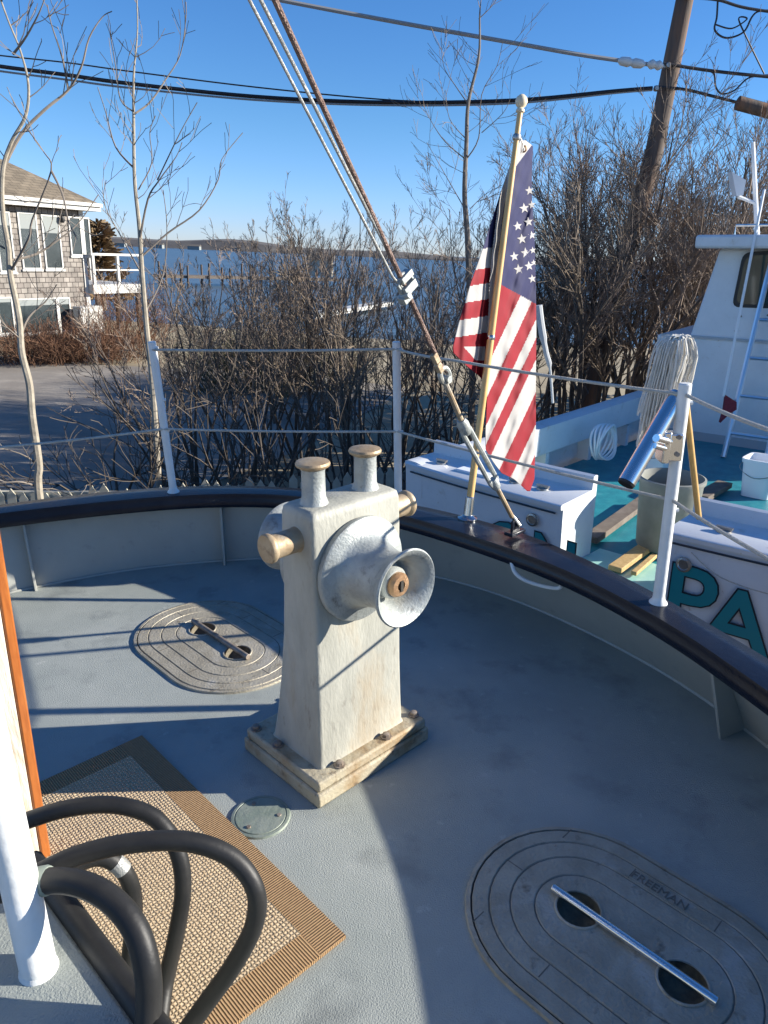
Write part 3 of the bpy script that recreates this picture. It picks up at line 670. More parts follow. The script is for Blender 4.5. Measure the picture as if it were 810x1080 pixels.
# ================================================================== OUR BOAT (boat frame)
FRAME[0] = 'B'
A45 = V((math.cos(math.radians(44)), math.sin(math.radians(44)), 0)); B45 = V((-A45.y, A45.x, 0)); UP = V((0, 0, 1))
R_ = .40
base_px = [(5, 627), (38, 620), (100, 607), (160, 598), (236, 592), (330, 587), (458, 608), (500, 618), (545, 634), (605, 660), (655, 685), (700, 710), (740, 735), (793, 775), (810, 788)]
inn_px = [(0, 553), (50, 548), (100, 542), (150, 537), (200, 533), (300, 532), (415, 553), (480, 573), (530, 590), (605, 620), (660, 650), (720, 685), (760, 715), (810, 752)]
out_px = [(0, 532), (50, 525), (100, 519), (150, 515), (180, 512.5), (300, 513), (435, 531), (480, 541), (560, 563), (610, 586), (705, 632), (760, 665), (810, 693)]
def polar(px, z, left, right):
    P = [V((x, y, 0)) for x, y in left] + [at(x, y, z) for x, y in px] + [V((x, y, 0)) for x, y in right]
    return sorted((math.atan2(p.y - CY, p.x - CX), math.hypot(p.x - CX, p.y - CY)) for p in P)
CX, CY = -.5, 1.2
def curve(px, z, left, right, k=14):
    tab = polar(px, z, left, right); n = 170
    th = [math.radians(-62 + (205 + 62) * i / n) for i in range(n + 1)]
    r = [interp(tab, t_) for t_ in th]
    for _ in range(k): r = [r[0]] + [(r[i - 1] + 2 * r[i] + r[i + 1]) / 4 for i in range(1, n)] + [r[-1]]
    return [V((CX + q * math.cos(t_), CY + q * math.sin(t_), 0)) for q, t_ in zip(r, th)]
bc = curve(base_px, 0, [(-2.35, 2.85), (-2.9, 2.2), (-3.4, 1.4), (-3.6, -.2)], [(1.40, 1.5), (1.42, 1.0), (1.35, .3), (1.1, -.5), (.6, -1.4)])
ic = curve(inn_px, R_ - .055, [(-2.35, 2.9), (-2.9, 2.25), (-3.4, 1.4), (-3.6, -.2)], [(1.2, 1.2), (1.23, .8), (1.18, .2), (.95, -.5), (.45, -1.4)])
oc = curve(out_px, R_, [(-2.45, 3.02), (-3.0, 2.4), (-3.55, 1.45), (-3.75, -.2)], [(1.33, 1.35), (1.39, .9), (1.36, .2), (1.1, -.55), (.6, -1.5)])
boat = thing('work_boat', (-.5, 1.2, 0), 'rounded stern of a work boat with grey deck and black capped bulwark', 'boat')
HATCH = []
for pa_, pb__ in (((585, 935), (755, 1060)), ((203, 658), (262, 690))):
    m_ = (at(*pa_, .02) + at(*pb__, .02)) / 2; HATCH.append(V((m_.x, m_.y, 0)))
WELLS = [h_ - B45 * (.137 * s_) for h_ in HATCH for s_ in (-1, 1)]
dk = MB(); filled(dk, [bc] + [circle(w__, .060) for w__ in WELLS])
dk.build('deck', 'deck_paint', boat, recalc=False)
bw = MB(); topc = [(a * .42 + b * .58) + UP * (R_ - .05) for a, b in zip(ic, oc)]
rings = [bc, [p.lerp(q, .5) for p, q in zip(bc, topc)], topc]
g_ids = [[bw.vert(p) for p in r] for r in rings]
for a, b in zip(g_ids, g_ids[1:]):
    for i in range(len(a) - 1): bw.face((a[i], a[i + 1], b[i + 1], b[i]))
bw.build('bulwark', 'bulwark_paint', boat, angle=60)
# fillet bead along deck edge
MB().tube([p + (V((CX, CY, 0)) - p).normalized() * .004 + UP * .002 for p in bc], .008, 6).build('deck_seam', 'bulwark_paint', boat)
cr = MB(); prof = [(0.06, -.075), (0.0, -.068), (-.012, -.052), (-.004, -.036), (.012, -.032), (.012, -.012), (.03, 0), (.5, .004), (.93, 0), (1.0, -.012), (1.0, -.075)]
rg = []
for f, dz in prof:
    rg.append([cr.vert(a.lerp(b, f) + UP * (R_ + dz)) for a, b in zip(ic, oc)])
for a, b in zip(rg, rg[1:] + rg[:1]):
    for i in range(len(a) - 1): cr.face((a[i], a[i + 1], b[i + 1], b[i]))
cr.build('cap_rail', 'rail_paint', boat, angle=50)
hl = MB(); o1 = [a.lerp(b, .93) + UP * (R_ - .06) for a, b in zip(ic, oc)]
o2 = [b + (b - V((CX, CY, 0))).normalized() * .09 - UP * .02 for b in bc]; o3 = [p + UP * -1.4 for p in o2]
hl.strip(o1, o2); hl.strip(o2, o3); hl.build('hull', 'hull_paint', boat)
def rib(px, py, wbot):
    p = at(px, py, 0); i = min(range(len(bc)), key=lambda k: (bc[k] - p).length)
    b0, t0 = bc[i], topc[i]; inw = (V((CX, CY, 0)) - b0); inw.z = 0; inw.normalize(); tg = V((-inw.y, inw.x, 0))
    m = MB(); m.prism([b0 - tg * .005, b0 + inw * wbot - tg * .005, t0 + inw * .05 - tg * .005 - UP * .005, t0 - tg * .005 - UP * .005], tg * .012)
    m.build('rib', 'bulwark_paint', boat, bevel=.002)
rib(38, 620, .05); rib(236, 592, .07); rib(779, 764, .13)
# raised step (left, near) where the white post stands
SZ = .35
e0, e1 = at(150, 1085, SZ), at(45, 940, SZ); dv = (e1 - e0).normalized(); nv = V((dv.y, -dv.x, 0))
if nv.x < 0: nv = -nv
e0 = e0 - dv * .9; e1 = e1 + dv * .1
MB().prism([e0, e1, e1 - nv * .8, e0 - nv * .8][::-1], (0, 0, -SZ)).build('step', 'deck_paint', boat, bevel=.012)
MB().tube([e0 + nv * .018 - UP * .004, e1 + nv * .018 - UP * .004], .024, 12).build('step_edge', 'rubber', boat)
# U shaped handle under the rail
hpts = [at(541, 592, .34), at(545, 603, .31), at(556, 611, .285), at(575, 617, .275), at(590, 619, .28), at(594, 616, .30)]
hpts = [p + (V((CX, CY, p.z)) - p).normalized() * .015 for p in hpts]
MB().tube(smooth_path(hpts, 5), .0085, 8).build('grab_handle', 'white_paint', boat)

# ---- deck hatches
def stadium(c, hl_, r, z, n=20, ax=None):
    ax = ax or -B45; pv = V((-ax.y, ax.x, 0)); out = []
    for k in range(n + 1): a = -math.pi / 2 + math.pi * k / n; out.append(c + ax * (hl_ + r * math.cos(a)) + pv * r * math.sin(a) + UP * z)
    for k in range(n + 1): a = math.pi / 2 + math.pi * k / n; out.append(c + ax * (-hl_ + r * math.cos(a)) + pv * r * math.sin(a) + UP * z)
    return out
def hatch(c, label, text, barmat):
    t = thing('deck_hatch', c, label, 'hatch', 'oval hatches in the deck'); c = V((c[0], c[1], 0)); ax = -B45; pv = V((-ax.y, ax.x, 0)); hs = .128
    rim = MB(); L = [stadium(c, hs, .294, .0), stadium(c, hs, .292, .008), stadium(c, hs, .281, .009), stadium(c, hs, .280, .0045)]
    ii = [[rim.vert(p) for p in l] for l in L]
    for a, b in zip(ii, ii[1:]):
        n = len(a)
        for i in range(n): rim.face((a[i], a[(i + 1) % n], b[(i + 1) % n], b[i]))
    rim.build('rim', 'hatch_metal', t)
    wl_ = [circle(c + ax * .137 * s_, .057, 36) for s_ in (-1, 1)]
    gp = MB(); filled(gp, [stadium(c, hs, .2805, 0)] + wl_, .0044); gp.build('seal', 'hatch_dark', t, recalc=False)
    # cover as concentric raised bands with grooves, with two finger wells cut through
    cv = MB(); radii = [(.276, .006), (.274, .0095), (.236, .0095), (.234, .0065), (.231, .0065), (.229, .0095), (.182, .0095), (.180, .0065), (.177, .0065), (.175, .0095), (.120, .0095), (.118, .0068), (.115, .0068), (.113, .0095)]
    ii = [[cv.vert(p) for p in stadium(c, hs, r, z)] for r, z in radii]
    for j, (a, b) in enumerate(zip(ii, ii[1:])):
        n = len(a)
        for i in range(n): cv.face((a[i], a[(i + 1) % n], b[(i + 1) % n], b[i]), 1 if j in (3, 7, 11) else 0)
    filled(cv, [stadium(c, hs, radii[-1][0], 0)] + wl_, .0095)
    for side in (-1, 1):                         # short radial seams
        for k in (-.30, -.1, .13, .31):
            cv.box(c + ax * k + pv * side * (.205 if abs(k) < .2 else .20) + UP * .0097, pv * .022, ax * .0016, UP * .0004, 1)
        cv.box(c + ax * side * .335 + UP * .0097, ax * .024, pv * .0016, UP * .0004, 1)
    cv.build('cover', ['hatch_metal', 'hatch_groove'], t, angle=20)
    for s_ in (-1, 1):
        w_ = MB(); cc = c + ax * .137 * s_ + UP * .0098
        w_.lathe([(.0006, .0585), (.0, .0568), (-.012, .0555), (-.028, .049), (-.040, .036), (-.046, .018), (-.047, .0)], cc, UP, 36); w_.f.pop(-2); w_.m.pop(-2); w_.build('finger_well', 'well_metal', t, recalc=False)
        rg_ = MB(); ring = [cc + (ax * math.cos(a) + pv * math.sin(a)) * .057 + UP * .001 for a in [2 * math.pi * k / 28 for k in range(28)]]
        rg_.tube(ring, .0035, 6, closed=True); rg_.build('well_ring', 'hatch_metal', t)
    gb = MB(); gb.tube([c - ax * .215 + UP * .022, c + ax * .215 + UP * .022], .0115, 12)
    for s_ in (-1, 0, 1): gb.box(c + ax * .2 * s_ + UP * .014, ax * .008, pv * .007, UP * .007)
    gb.build('grip_bar', barmat, t, bevel=.0015)
    if text:
        tx = MB(); text_into(tx, 'FREEMAN', .036, .0012, c - ax * .10 + pv * .192 + UP * .0103, ax, pv); tx.build('lettering', 'hatch_groove', t)
        bx = MB()
        for k, w_ in ((-.005, .1), (.034, .1)): bx.box(c - ax * .005 + pv * (.192 + k) + UP * .0105, ax * .105, pv * .0012, UP * .0008)
        bx.build('name_frame', 'hatch_metal', t)
m1, m2 = HATCH
hatch((m1.x, m1.y, 0), 'oval bronze hatch in the shaded near right deck, bright steel bar and raised lettering', True, 'polished_steel')
hatch((m2.x, m2.y, 0), 'oval bronze hatch on the left deck behind the winch, half in sun', False, 'bolt_steel')

# ---- drain plate
c = at(275, 862, 0); t = thing('deck_plate', c, 'small round greenish deck plate between the mat and the winch', 'deck plate')
MB().lathe([(.0, .088), (.006, .086), (.007, .078), (.005, .077), (.005, .074), (.0075, .073), (.009, .0)], c, UP, 40).build('cover', 'drain_green', t)
k_ = MB()
for a in (0, 2.1, 4.2): k_.lathe([(0, .007), (.003, .006)], c + V((math.cos(a) * .055, math.sin(a) * .055, .0085)), UP, 8)
k_.build('screw', 'bolt_steel', t)

# ---- winch (windlass)
N0 = V((-.194, 1.85, 0)); WO = V((-.12, 2.15, 0))
t = thing('winch', WO, 'weathered galvanised deck winch with side drums and two bollard heads on top', 'winch')
def wp(a, b, z): return N0 + A45 * a + B45 * b + UP * z
bp = MB(); pa0, pa1, pb0, pb1 = -.05, .435, -.05, .345
bp.prism([wp(pa0, pb0, 0), wp(pa1, pb0, 0), wp(pa1, pb1, 0), wp(pa0, pb1, 0)], (0, 0, .05)); 
bp.prism([wp(pa0 + .008, pb0 + .008, .049), wp(pa1 - .008, pb0 + .008, .049), wp(pa1 - .008, pb1 - .008, .049), wp(pa0 + .008, pb1 - .008, .049)], (0, 0, .036))
bpo = bp.build('base_plate', 'plate_stained', t, bevel=.008)
for a, b in ((-.02, .19), (.06, -.02), (.26, -.02), (.41, .0), (-.02, .31), (.41, .31)):
    bo = MB(); bo.lathe([(0, .019), (.004, .019), (.004, .012), (.014, .012), (.016, .008)], wp(a, b, .085), UP, 8); bo.build('bolt', 'bolt_steel', bpo)
secs = [(.083, .0, .368, .0, .255), (.095, .004, .362, .004, .247), (.2, .006, .358, .006, .222), (.33, .006, .353, .006, .196), (.5, .005, .348, .004, .168), (.66, .004, .344, .002, .154), (.80, .002, .342, .0, .15), (.89, .003, .340, .002, .146), (.908, .006, .335, .005, .142), (.917, .016, .322, .016, .132)]
bd = MB(); rgs = []
for z, a0, a1, b0, b1 in secs:
    r = .014; ring = []
    for (ca, cb_, ang) in ((a0 + r, b0 + r, 180), (a1 - r, b0 + r, 270), (a1 - r, b1 - r, 0), (a0 + r, b1 - r, 90)):
        for k in range(5):
            an = math.radians(ang + 90 * k / 4); ring.append(bd.vert(wp(ca + r * math.cos(an), cb_ + r * math.sin(an), z)))
    rgs.append(ring)
for a, b in zip(rgs, rgs[1:]):
    n = len(a)
    for i in range(n): bd.face((a[i], a[(i + 1) % n], b[(i + 1) % n], b[i]))
bd.face(rgs[-1]); bd.build('body', 'cast_stained', t, angle=50)
for a in (.07, .265):
    o = wp(a, .075, .91)
    MB().lathe([(-.005, .046), (.010, .040), (.026, .034), (.10, .033), (.112, .036)], o, UP, 28).build('bollard', 'galvanised', t)
    MB().lathe([(.108, .036), (.115, .047), (.121, .049), (.127, .046), (.131, .03), (.132, 0)], o, UP, 28).build('bollard_cap', 'brass_worn', t)
dc = wp(.168, 0, .713); dm = wp(.168, .15, .713)
def drum(o, axis, nutm):
    d = MB(); pr = [(-.004, .152), (.006, .158), (.020, .158), (.026, .152), (.031, .122), (.045, .106), (.062, .099), (.085, .092), (.115, .087), (.145, .088), (.165, .094), (.179, .105), (.187, .112), (.194, .114), (.198, .110), (.194, .102), (.18, .088), (.155, .071), (.125, .060), (.116, .054), (.114, .0)]
    o_ = d.lathe(pr, o, axis, 56).build('drum', 'galvanised', t, angle=40)
    h = MB(); h.lathe([(.105, .050), (.147, .046), (.154, .040), (.154, .0)], o, axis, 24); h.build('hub', 'galvanised', o_)
    h = MB(); h.lathe([(.147, .034), (.164, .036), (.174, .030), (.175, .014), (.166, .012), (.166, 0)], o, axis, 24); h.build('nut', 'rust_bronze', o_)
    k = MB(); ax = V(axis).normalized(); u, w2 = frame_from(ax); k.box(V(o) + ax * .172, u * .005, w2 * .016, ax * .006); k.build('nut_slot', 'hatch_dark', o_)
drum(dc, -B45, 'rust_bronze'); drum(dm, B45, 'rust_bronze')
for o, ax in ((wp(.01, .075, .825), -A45), (wp(.338, .075, .825), A45)):
    h = MB(); h.lathe([(-.02, .043), (.0, .041), (.012, .035), (.088, .035), (.095, .041), (.104, .0425), (.110, .039), (.111, .0)], o, ax, 28); h.build('horn', 'brass_worn', t, angle=40)

# ---- door mat
p0, p1, p2 = at(150, 778, 0), at(365, 990, 0), at(40, 838, 0)
ux = (p1 - p0).normalized(); uy = V((ux.y, -ux.x, 0)); uy = uy if uy.dot(p2 - p0) > 0 else -uy
LX = (p1 - p0).length; LY = .74
t = thing('door_mat', p0 + ux * LX / 2 + uy * LY / 2, 'woven beige mat with a brown border on the grey deck', 'mat')
def matp(a, b, z): return p0 + ux * a + uy * b + UP * z
bw_ = .078
bd = MB()
def mq(a0, a1, b0, b1, z, along):
    uv = [(a0, b0), (a1, b0), (a1, b1), (a0, b1)]
    if along == 'y': uv = [(q, p) for p, q in uv]
    bd.poly([matp(a0, b0, z), matp(a1, b0, z), matp(a1, b1, z), matp(a0, b1, z)], 0, uv)
for (qa, qb, al_) in (((0, LX), (0, bw_), 'x'), ((0, LX), (LY - bw_, LY), 'x'), ((0, bw_), (bw_, LY - bw_), 'y'), ((LX - bw_, LX), (bw_, LY - bw_), 'y')):
    mq(qa[0], qa[1], qb[0], qb[1], .0105, al_)
for a, b in (((0, 0), (LX, 0)), ((LX, 0), (LX, LY)), ((LX, LY), (0, LY)), ((0, LY), (0, 0))):
    bd.poly([matp(*a, 0.001), matp(*b, .001), matp(*b, .0105), matp(*a, .0105)], 0, [(0, 0), (1, 0), (1, .01), (0, .01)])
bd.build('border', 'mat_border', t, smooth=False)
fd = MB(); fd.poly([matp(bw_, bw_, .0125), matp(LX - bw_, bw_, .0125), matp(LX - bw_, LY - bw_, .0125), matp(bw_, LY - bw_, .0125)], 0, [(0, 0), (LX - .156, 0), (LX - .156, LY - .156), (0, LY - .156)])
for a, b in (((bw_, bw_), (LX - bw_, bw_)), ((LX - bw_, bw_), (LX - bw_, LY - bw_)), ((LX - bw_, LY - bw_), (bw_, LY - bw_)), ((bw_, LY - bw_), (bw_, bw_))):
    fd.poly([matp(*a, .0106), matp(*b, .0106), matp(*b, .0125), matp(*a, .0125)], 0, [(0, 0), (1, 0), (1, .002), (0, .002)])
fd.build('field', 'mat_field', t, smooth=False)

# ---- white post on the step
pb_ = at(41, 1022, SZ); t = thing('awning_post', pb_, 'stout white painted post standing on the grey step', 'post')
tp = aty(-31, 700, pb_.y + .03); dd = (tp - pb_); dd = dd / dd.z
MB().lathe([(0, .0315), (2.2, .0315)], pb_, dd, 24).build('shaft', 'white_paint', t)
MB().lathe([(0, .0345), (.003, .034), (.006, .0325), (.009, .0315)], pb_, UP, 24).build('foot', 'white_paint', t)

# ---- varnished door edge (cabin bulkhead corner)
E0 = at(55, 905, 0); E1 = aty(10, 620, E0.y + .06); ed = E1 - E0; ed = ed * (1.9 / ed.z)
t = thing('cabin_door', E0, 'varnished orange wood edge of an open weathered cabin door', 'door')
na = -A45
MB().prism([E0, E0 + B45 * .045, E0 + B45 * .045 + na * .026, E0 + na * .026], ed).build('edge_board', 'varnish', t, bevel=.005)
MB().prism([E0 + na * .028, E0 + B45 * .045 + na * .028, E0 + B45 * .045 + na * .085, E0 + na * .085], ed).build('panel', 'weathered_wood', t, bevel=.004)
MB().prism([E0 + na * .087 + B45 * .006, E0 + B45 * .045 + na * .087, E0 + B45 * .045 + na * .6, E0 + na * .6 + B45 * .006], ed).build('door_board', 'white_paint', t, bevel=.004)

# ---- hoses
def hz(pts): return smooth_path([at(x, y, z) for x, y, z in pts], 10)
t = thing('rubber_hose', at(120, 1000, .0), 'thick black rubber hose looped over the step above the mat', 'hose')
L1 = hz([(-40, 885, .40), (20, 868, .44), (70, 853, .47), (120, 849, .47), (162, 862, .44), (186, 895, .38), (193, 935, .30), (186, 985, .2), (174, 1040, .10), (165, 1110, .05)])
MB().tube(L1, .0182, 14).build('loop', 'rubber', t)
L2 = hz([(-40, 940, .44), (30, 925, .48), (80, 903, .50), (140, 889, .51), (200, 888, .50), (245, 905, .46), (269, 938, .40), (268, 975, .32), (246, 1018, .22), (216, 1060, .13), (180, 1110, .06)])
MB().tube(L2, .0192, 14).build('loop', 'rubber', t)
L3 = hz([(-40, 950, .48), (30, 932, .52), (75, 930, .54), (112, 945, .53), (140, 975, .50), (154, 1015, .45), (157, 1060, .38), (150, 1130, .28)])
MB().tube(L3, .0225, 14).build('loop', 'rubber', t)
L4 = hz([(70, 915, .40), (105, 904, .40), (130, 918, .36), (141, 950, .28), (138, 1000, .18), (130, 1050, .1), (120, 1100, .05)])
MB().tube(L4, .0182, 14).build('loop', 'rubber', t)
MB().tube(L4[16:21], .0188, 14).build('tape_band', 'halyard_wire', t)
a, b = L2[8], L2[13]
MB().lathe([(0, .023), (.005, .026), (.05, .026), (.055, .023)], L3[9], L3[11] - L3[9], 16).build('coupling', 'drain_green', t)

# ---- stanchions
def stanchion(bpx, tpx, lab, zt=None, r=.0195):
    b = at(*bpx, R_ + .001); tp = aty(tpx[0], tpx[1], b.y); t = thing('stanchion', b, lab, 'stanchion', 'white stanchions on the cap rail')
    d = tp - b; L = d.length
    s_ = MB(); s_.lathe([(0, r), (L - .004, r), (L, r - .004)], b, d, 18); s_.build('shaft', 'white_paint', t)
    f = MB(); f.lathe([(0, r + .012), (.006, r + .010), (.016, r + .002), (.03, r)], b, UP, 18); f.build('foot', 'white_paint', t)
    return t, b, tp
s1, b1, t1 = stanchion((183, 519), (160, 360), 'white stanchion on the left of the far rail, leaning left')
s2, b2, t2 = stanchion((420, 522), (418, 360), 'white stanchion in the middle, between the winch and the wire stay')
s3, b3, t3 = stanchion((694, 636), (723, 404), 'white stanchion on the right carrying the steel rod holder', r=.0205)
for s_, b, tp, fr in ((s1, b1, t1, (.96, .63, .43)), (s2, b2, t2, (.95, .43)), (s3, b3, t3, (.92, .45))):
    for f in fr:
        c = b.lerp(tp, f); MB().lathe([(-.012, .008), (.012, .008)], c + V((.016, -.004, 0)), (1, 0, .1), 8).build('eye', 'white_paint', s_)

# ---- lifeline ropes
def sag(P, s_=.006, n=6):
    out = []
    for a, b in zip(P, P[1:]):
        for k in range(n): f = k / n; out.append(a.lerp(b, f) - UP * s_ * 4 * f * (1 - f))
    out.append(P[-1]); return out
def on(b, tp, f): return b.lerp(tp, f) + V((.0, -.014, 0))
u1, u2, u3 = on(b1, t1, .95), on(b2, t2, .955), on(b3, t3, .955)
l1, l2, l3 = on(b1, t1, .44), on(b2, t2, .435), on(b3, t3, .50)
urt = aty(830, 460, 1.75); lrt = aty(830, 600, 1.75); lft = aty(-25, 474, 3.35)
um = aty(478, 380, 3.12)
P = sag([u1, u2, um, u3, urt]); MB().tube(P, .0062, 7).build('lifeline', 'rope', loc=P[0], label='upper grey rope lifeline strung through the stanchion tops', cat='rope', group='lifelines between the stanchions')
P = sag([lft, l1, l2, l3, lrt]); MB().tube(P, .0062, 7).build('lifeline', 'rope', loc=P[0], label='lower grey rope lifeline at half stanchion height', cat='rope', group='lifelines between the stanchions')

# ---- wire stay with turnbuckle
cp = at(543, 562, R_ + .02)
kk = 1.24; stt = cp + V((-.7 * kk, -.7 * kk, 0)); stt = atp(290, 0, cp, V((.707, -.707, 0)))
sdv = (stt - cp).normalized(); n0 = V((.707, -.707, 0))
def sp(px, py): return atp(px, py, cp, n0)
t = thing('wire_stay', cp, 'rusty brown wire stay slanting up from the rail with a galvanised turnbuckle', 'stay')
ch = MB(); ch.box(cp + V((0, 0, .004)), A45 * .05, B45 * .022, UP * .008); ch.box(cp + UP * .03, A45 * .028, B45 * .006, UP * .03); ch.build('chainplate', 'rail_paint', t, bevel=.004)
sh = MB(); q0 = sp(545, 553); sh.tube([cp + UP * .035 + B45 * .014, q0 + B45 * .016, q0 + sdv * .05, q0 - B45 * .016, cp + UP * .035 - B45 * .014], .008, 8); sh.build('shackle', 'dull_steel', t)
f0, f1, f2, f3, f4 = sp(540, 545), sp(523, 513), sp(494, 457), sp(488, 447), sp(470, 405)
MB().tube([f0, f1 + sdv * .04], .0105, 10).build('threaded_rod', 'brass_worn', t); MB().tube([f3 - sdv * .03, f4], .0105, 10).build('threaded_rod', 'brass_worn', t)
tb = MB(); side = sdv.cross(n0).normalized()
for s_ in (-1, 1): tb.tube([f1 + side * .009 * s_, f1 + sdv * .03 + side * .020 * s_, f3 - sdv * .04 + side * .020 * s_, f3 + side * .009 * s_], [.009, .010, .010, .009], 8)
tb.lathe([(-.012, .014), (0, .020), (.035, .021), (.045, .015)], f1, sdv, 12); tb.lathe([(-.05, .016), (-.035, .024), (.0, .024), (.02, .016)], f3, sdv, 12)
tb.build('turnbuckle', 'galvanised', t)
th = MB(); c = sp(469, 396); ring = [c + (sdv * math.cos(a) * .03 + side * math.sin(a) * .022) for a in [2 * math.pi * k / 20 for k in range(20)]]
th.tube(ring, .010, 8, closed=True); th.lathe([(-.018, .013), (.018, .013)], c - sdv * .016, n0, 14); th.build('thimble', 'galvanised', t)
w0, w1 = sp(463, 382), sp(290, 0); w2 = w1 + (w1 - w0) * .9
MB().tube([w0, w1, w2], .0085, 10).build('wire', 'stay_wire', t)
wk = MB(); wk.tube([c + side * .018, sp(460, 385) + side * .014, sp(455, 372) + side * .012, sp(448, 352)], .007, 8); wk.build('wire_tail', 'stay_wire', t)
cl = MB()
for k_, off in ((sp(459, 378), 0), (sp(463, 388), 0)): cl.box(k_, sdv * .02, side * .012, n0 * .01)
cl.build('wire_clip', 'brass_worn', t, bevel=.004)
c = sp(430, 303); gc = MB(); gc.box(c, sdv * .014, side * .03, n0 * .018); gc.box(c + sdv * .036 + side * .006, sdv * .011, side * .028, n0 * .016); gc.box(c - side * .028 - sdv * .022, sdv * .012, side * .02, n0 * .014)
gc.tube([c - side * .03, c - side * .035 + sdv * .03, c + sdv * .05, c + side * .03 + sdv * .035, c + side * .032 - sdv * .01, c - sdv * .02, c - side * .03], .007, 8)
gc.lathe([(-.03, .010), (.03, .010)], c + side * -.03 - sdv * .015, n0 + sdv * .3, 10)
gc.build('clamp', 'galvanised', t, bevel=.003)
for x0, y0, x1, y1, lab, r in ((263, 0, 414, 292, 'left of the two pale thin wires clamped to the brown stay', .0042), (275, 0, 425, 296, 'right of the two pale thin wires clamped to the brown stay', .005)):
    a, b = sp(x1, y1), sp(x0, y0); b2_ = b + (b - a) * .9
    MB().tube([c + sdv * .01 - side * .02, a, b, b2_], r, 8).build('halyard', 'halyard_wire', loc=a, label=lab, cat='wire', group='pale wires beside the stay')

# ---- flag staff and flag
fb_ = at(493, 547, R_ + .004); ft = aty(548.5, 118, fb_.y + .28); d = ft - fb_; L = d.length
t = thing('flagstaff', fb_, 'varnished wooden flagstaff in a chrome socket on the black rail', 'flagstaff')
MB().lathe([(.03, .0165), (L * .5, .0155), (L, .0115)], fb_, d, 18).build('pole', 'staff_wood', t)
MB().lathe([(L - .005, .012), (L, .018), (L + .008, .018), (L + .015, .012), (L + .025, .021), (L + .04, .026), (L + .055, .022), (L + .066, .010), (L + .068, 0)], fb_, d, 20).build('finial', 'finial_paint', t)
so_ = MB(); so_.lathe([(0, .045), (.006, .045), (.012, .03), (.02, .022)], fb_, UP, 24); so_.lathe([(.0, .022), (.10, .0205), (.104, .0175)], fb_, d, 20); so_.build('socket', 'steel', t)
rg_ = MB(); c = fb_ + d * (L - .1) / L; rg_.lathe([(-.012, .0145), (-.006, .018), (.006, .018), (.012, .0145)], c, d, 14); rg_.tube([c + V((.016, 0, 0)), c + V((.03, 0, -.03)), c + V((.022, 0, -.06))], .003, 6); rg_.build('clip', 'dull_steel', t)
c = fb_ + d * .47; rg_ = MB(); rg_.lathe([(-.01, .0165), (-.005, .019), (.005, .019), (.01, .0165)], c, d, 14); rg_.build('band', 'steel', t)
xl = [(148, 549), (165, 541), (200, 529), (230, 519.5), (260, 510), (300, 496), (340, 484), (366, 477.5), (372, 478), (385, 491), (397, 506), (410, 514), (455, 512), (474, 512), (487, 520), (499, 529), (505, 542), (518, 556)]
xr = [(148, 554), (154, 562), (200, 560.5), (250, 563.5), (300, 565), (350, 565.5), (400, 565), (450, 565), (505, 563.5), (518, 559)]
def xs_(py): return 548.5 + (493 - 548.5) * (py - 118) / (547 - 118)
def ys_(py): return ft.y + (fb_.y - ft.y) * (py - 118) / (547 - 118)
def xh_(py): return interp([(148, 549), (165, 540.5), (220, 528), (268, 522), (300, 519.5), (340, 518), (400, 514)], py)
def fold(px, py):
    s_ = xs_(py); q = px * .905 + py * .426
    if px > s_: f = .028 + (px - s_) * .0085 + .0 * max(0, py - 300) + .018 * math.sin((px - s_) * .30 + py * .012) + .0055 * math.sin(q * .26 + py * .012 + 1) + .002 * math.sin(q * .55 - py * .03) + .0012 * math.sin(px * .9 + py * .35) + .002 * math.sin(py * .21 - px * .3) + .0004 * (py - 150) * .12
    else: f = .04 - (s_ - px) * .0055 + .02 * math.sin((s_ - px) * .16 + .5) + .006 * math.sin(px * .5 + py * .03) + .003 * math.sin(py * .25 + px * .2) + (.012 if px < xh_(py) - 3.5 else -.012) 
    e = min(1, max(0, (abs(px - s_)) / 5)); 
    return .024 + f * e if px <= s_ else .024 + (f - .024) * e
def fcol(px, py):
    s_ = xs_(py)
    if px > s_:
        if py < 170 + (548 - px) * 1.35 and py < 178: return 1
        if py < 304 + (px - 535) * .55: return 2
        q = px * .905 + py * .426; c_ = 0
        for b in (629.5, 643, 655, 663.5, 673, 687.5, 702, 715):
            if q > b: c_ ^= 1
        return c_
    h = xh_(py)
    if abs(px - h) < 3.2: return 1
    y2 = py - (px - 500) * -.12
    if px > h:
        return 2 if py < 300 else (0 if py < 345 else 1)
    y2 = py + (px - 505) * .16
    if y2 < 263: return 2
    if 366 < py < 380 and px > 489 + (py - 366) * .9 and px < 512: return 1
    for b, c_ in ((284, 1), (300, 0), (317, 1), (334.5, 0), (352, 1), (500, 0)):
        if y2 < b: return c_
    return 0
fl = MB(); NY, NX = 330, 120; grid = []
def fpt(px, py, off=0): return aty(px, py, ys_(py) + fold(px, py) + off)
for j in range(NY + 1):
    py = 148 + 370 * j / NY; a, b = interp(xl, py), interp(xr, py); row = []
    for i in range(NX + 1):
        px = a + (b - a) * i / NX; row.append((fl.vert(fpt(px, py)), px, py))
    grid.append(row)
for j in range(NY):
    for i in range(NX):
        q = (grid[j][i], grid[j][i + 1], grid[j + 1][i + 1], grid[j + 1][i]); cx = sum(k[1] for k in q) / 4; cy = sum(k[2] for k in q) / 4
        fl.face([k[0] for k in q], fcol(cx, cy))
fo = ft - d * .06
flag = fl.build('flag', ['flag_red', 'flag_white', 'flag_blue'], loc=fo, angle=80, label='striped red and white flag with starred blue canton hanging from the wooden staff', cat='flag')
sm = flag.modifiers.new('cloth', 'SOLIDIFY'); sm.thickness = .0016; sm.offset = 0
stm = MB()
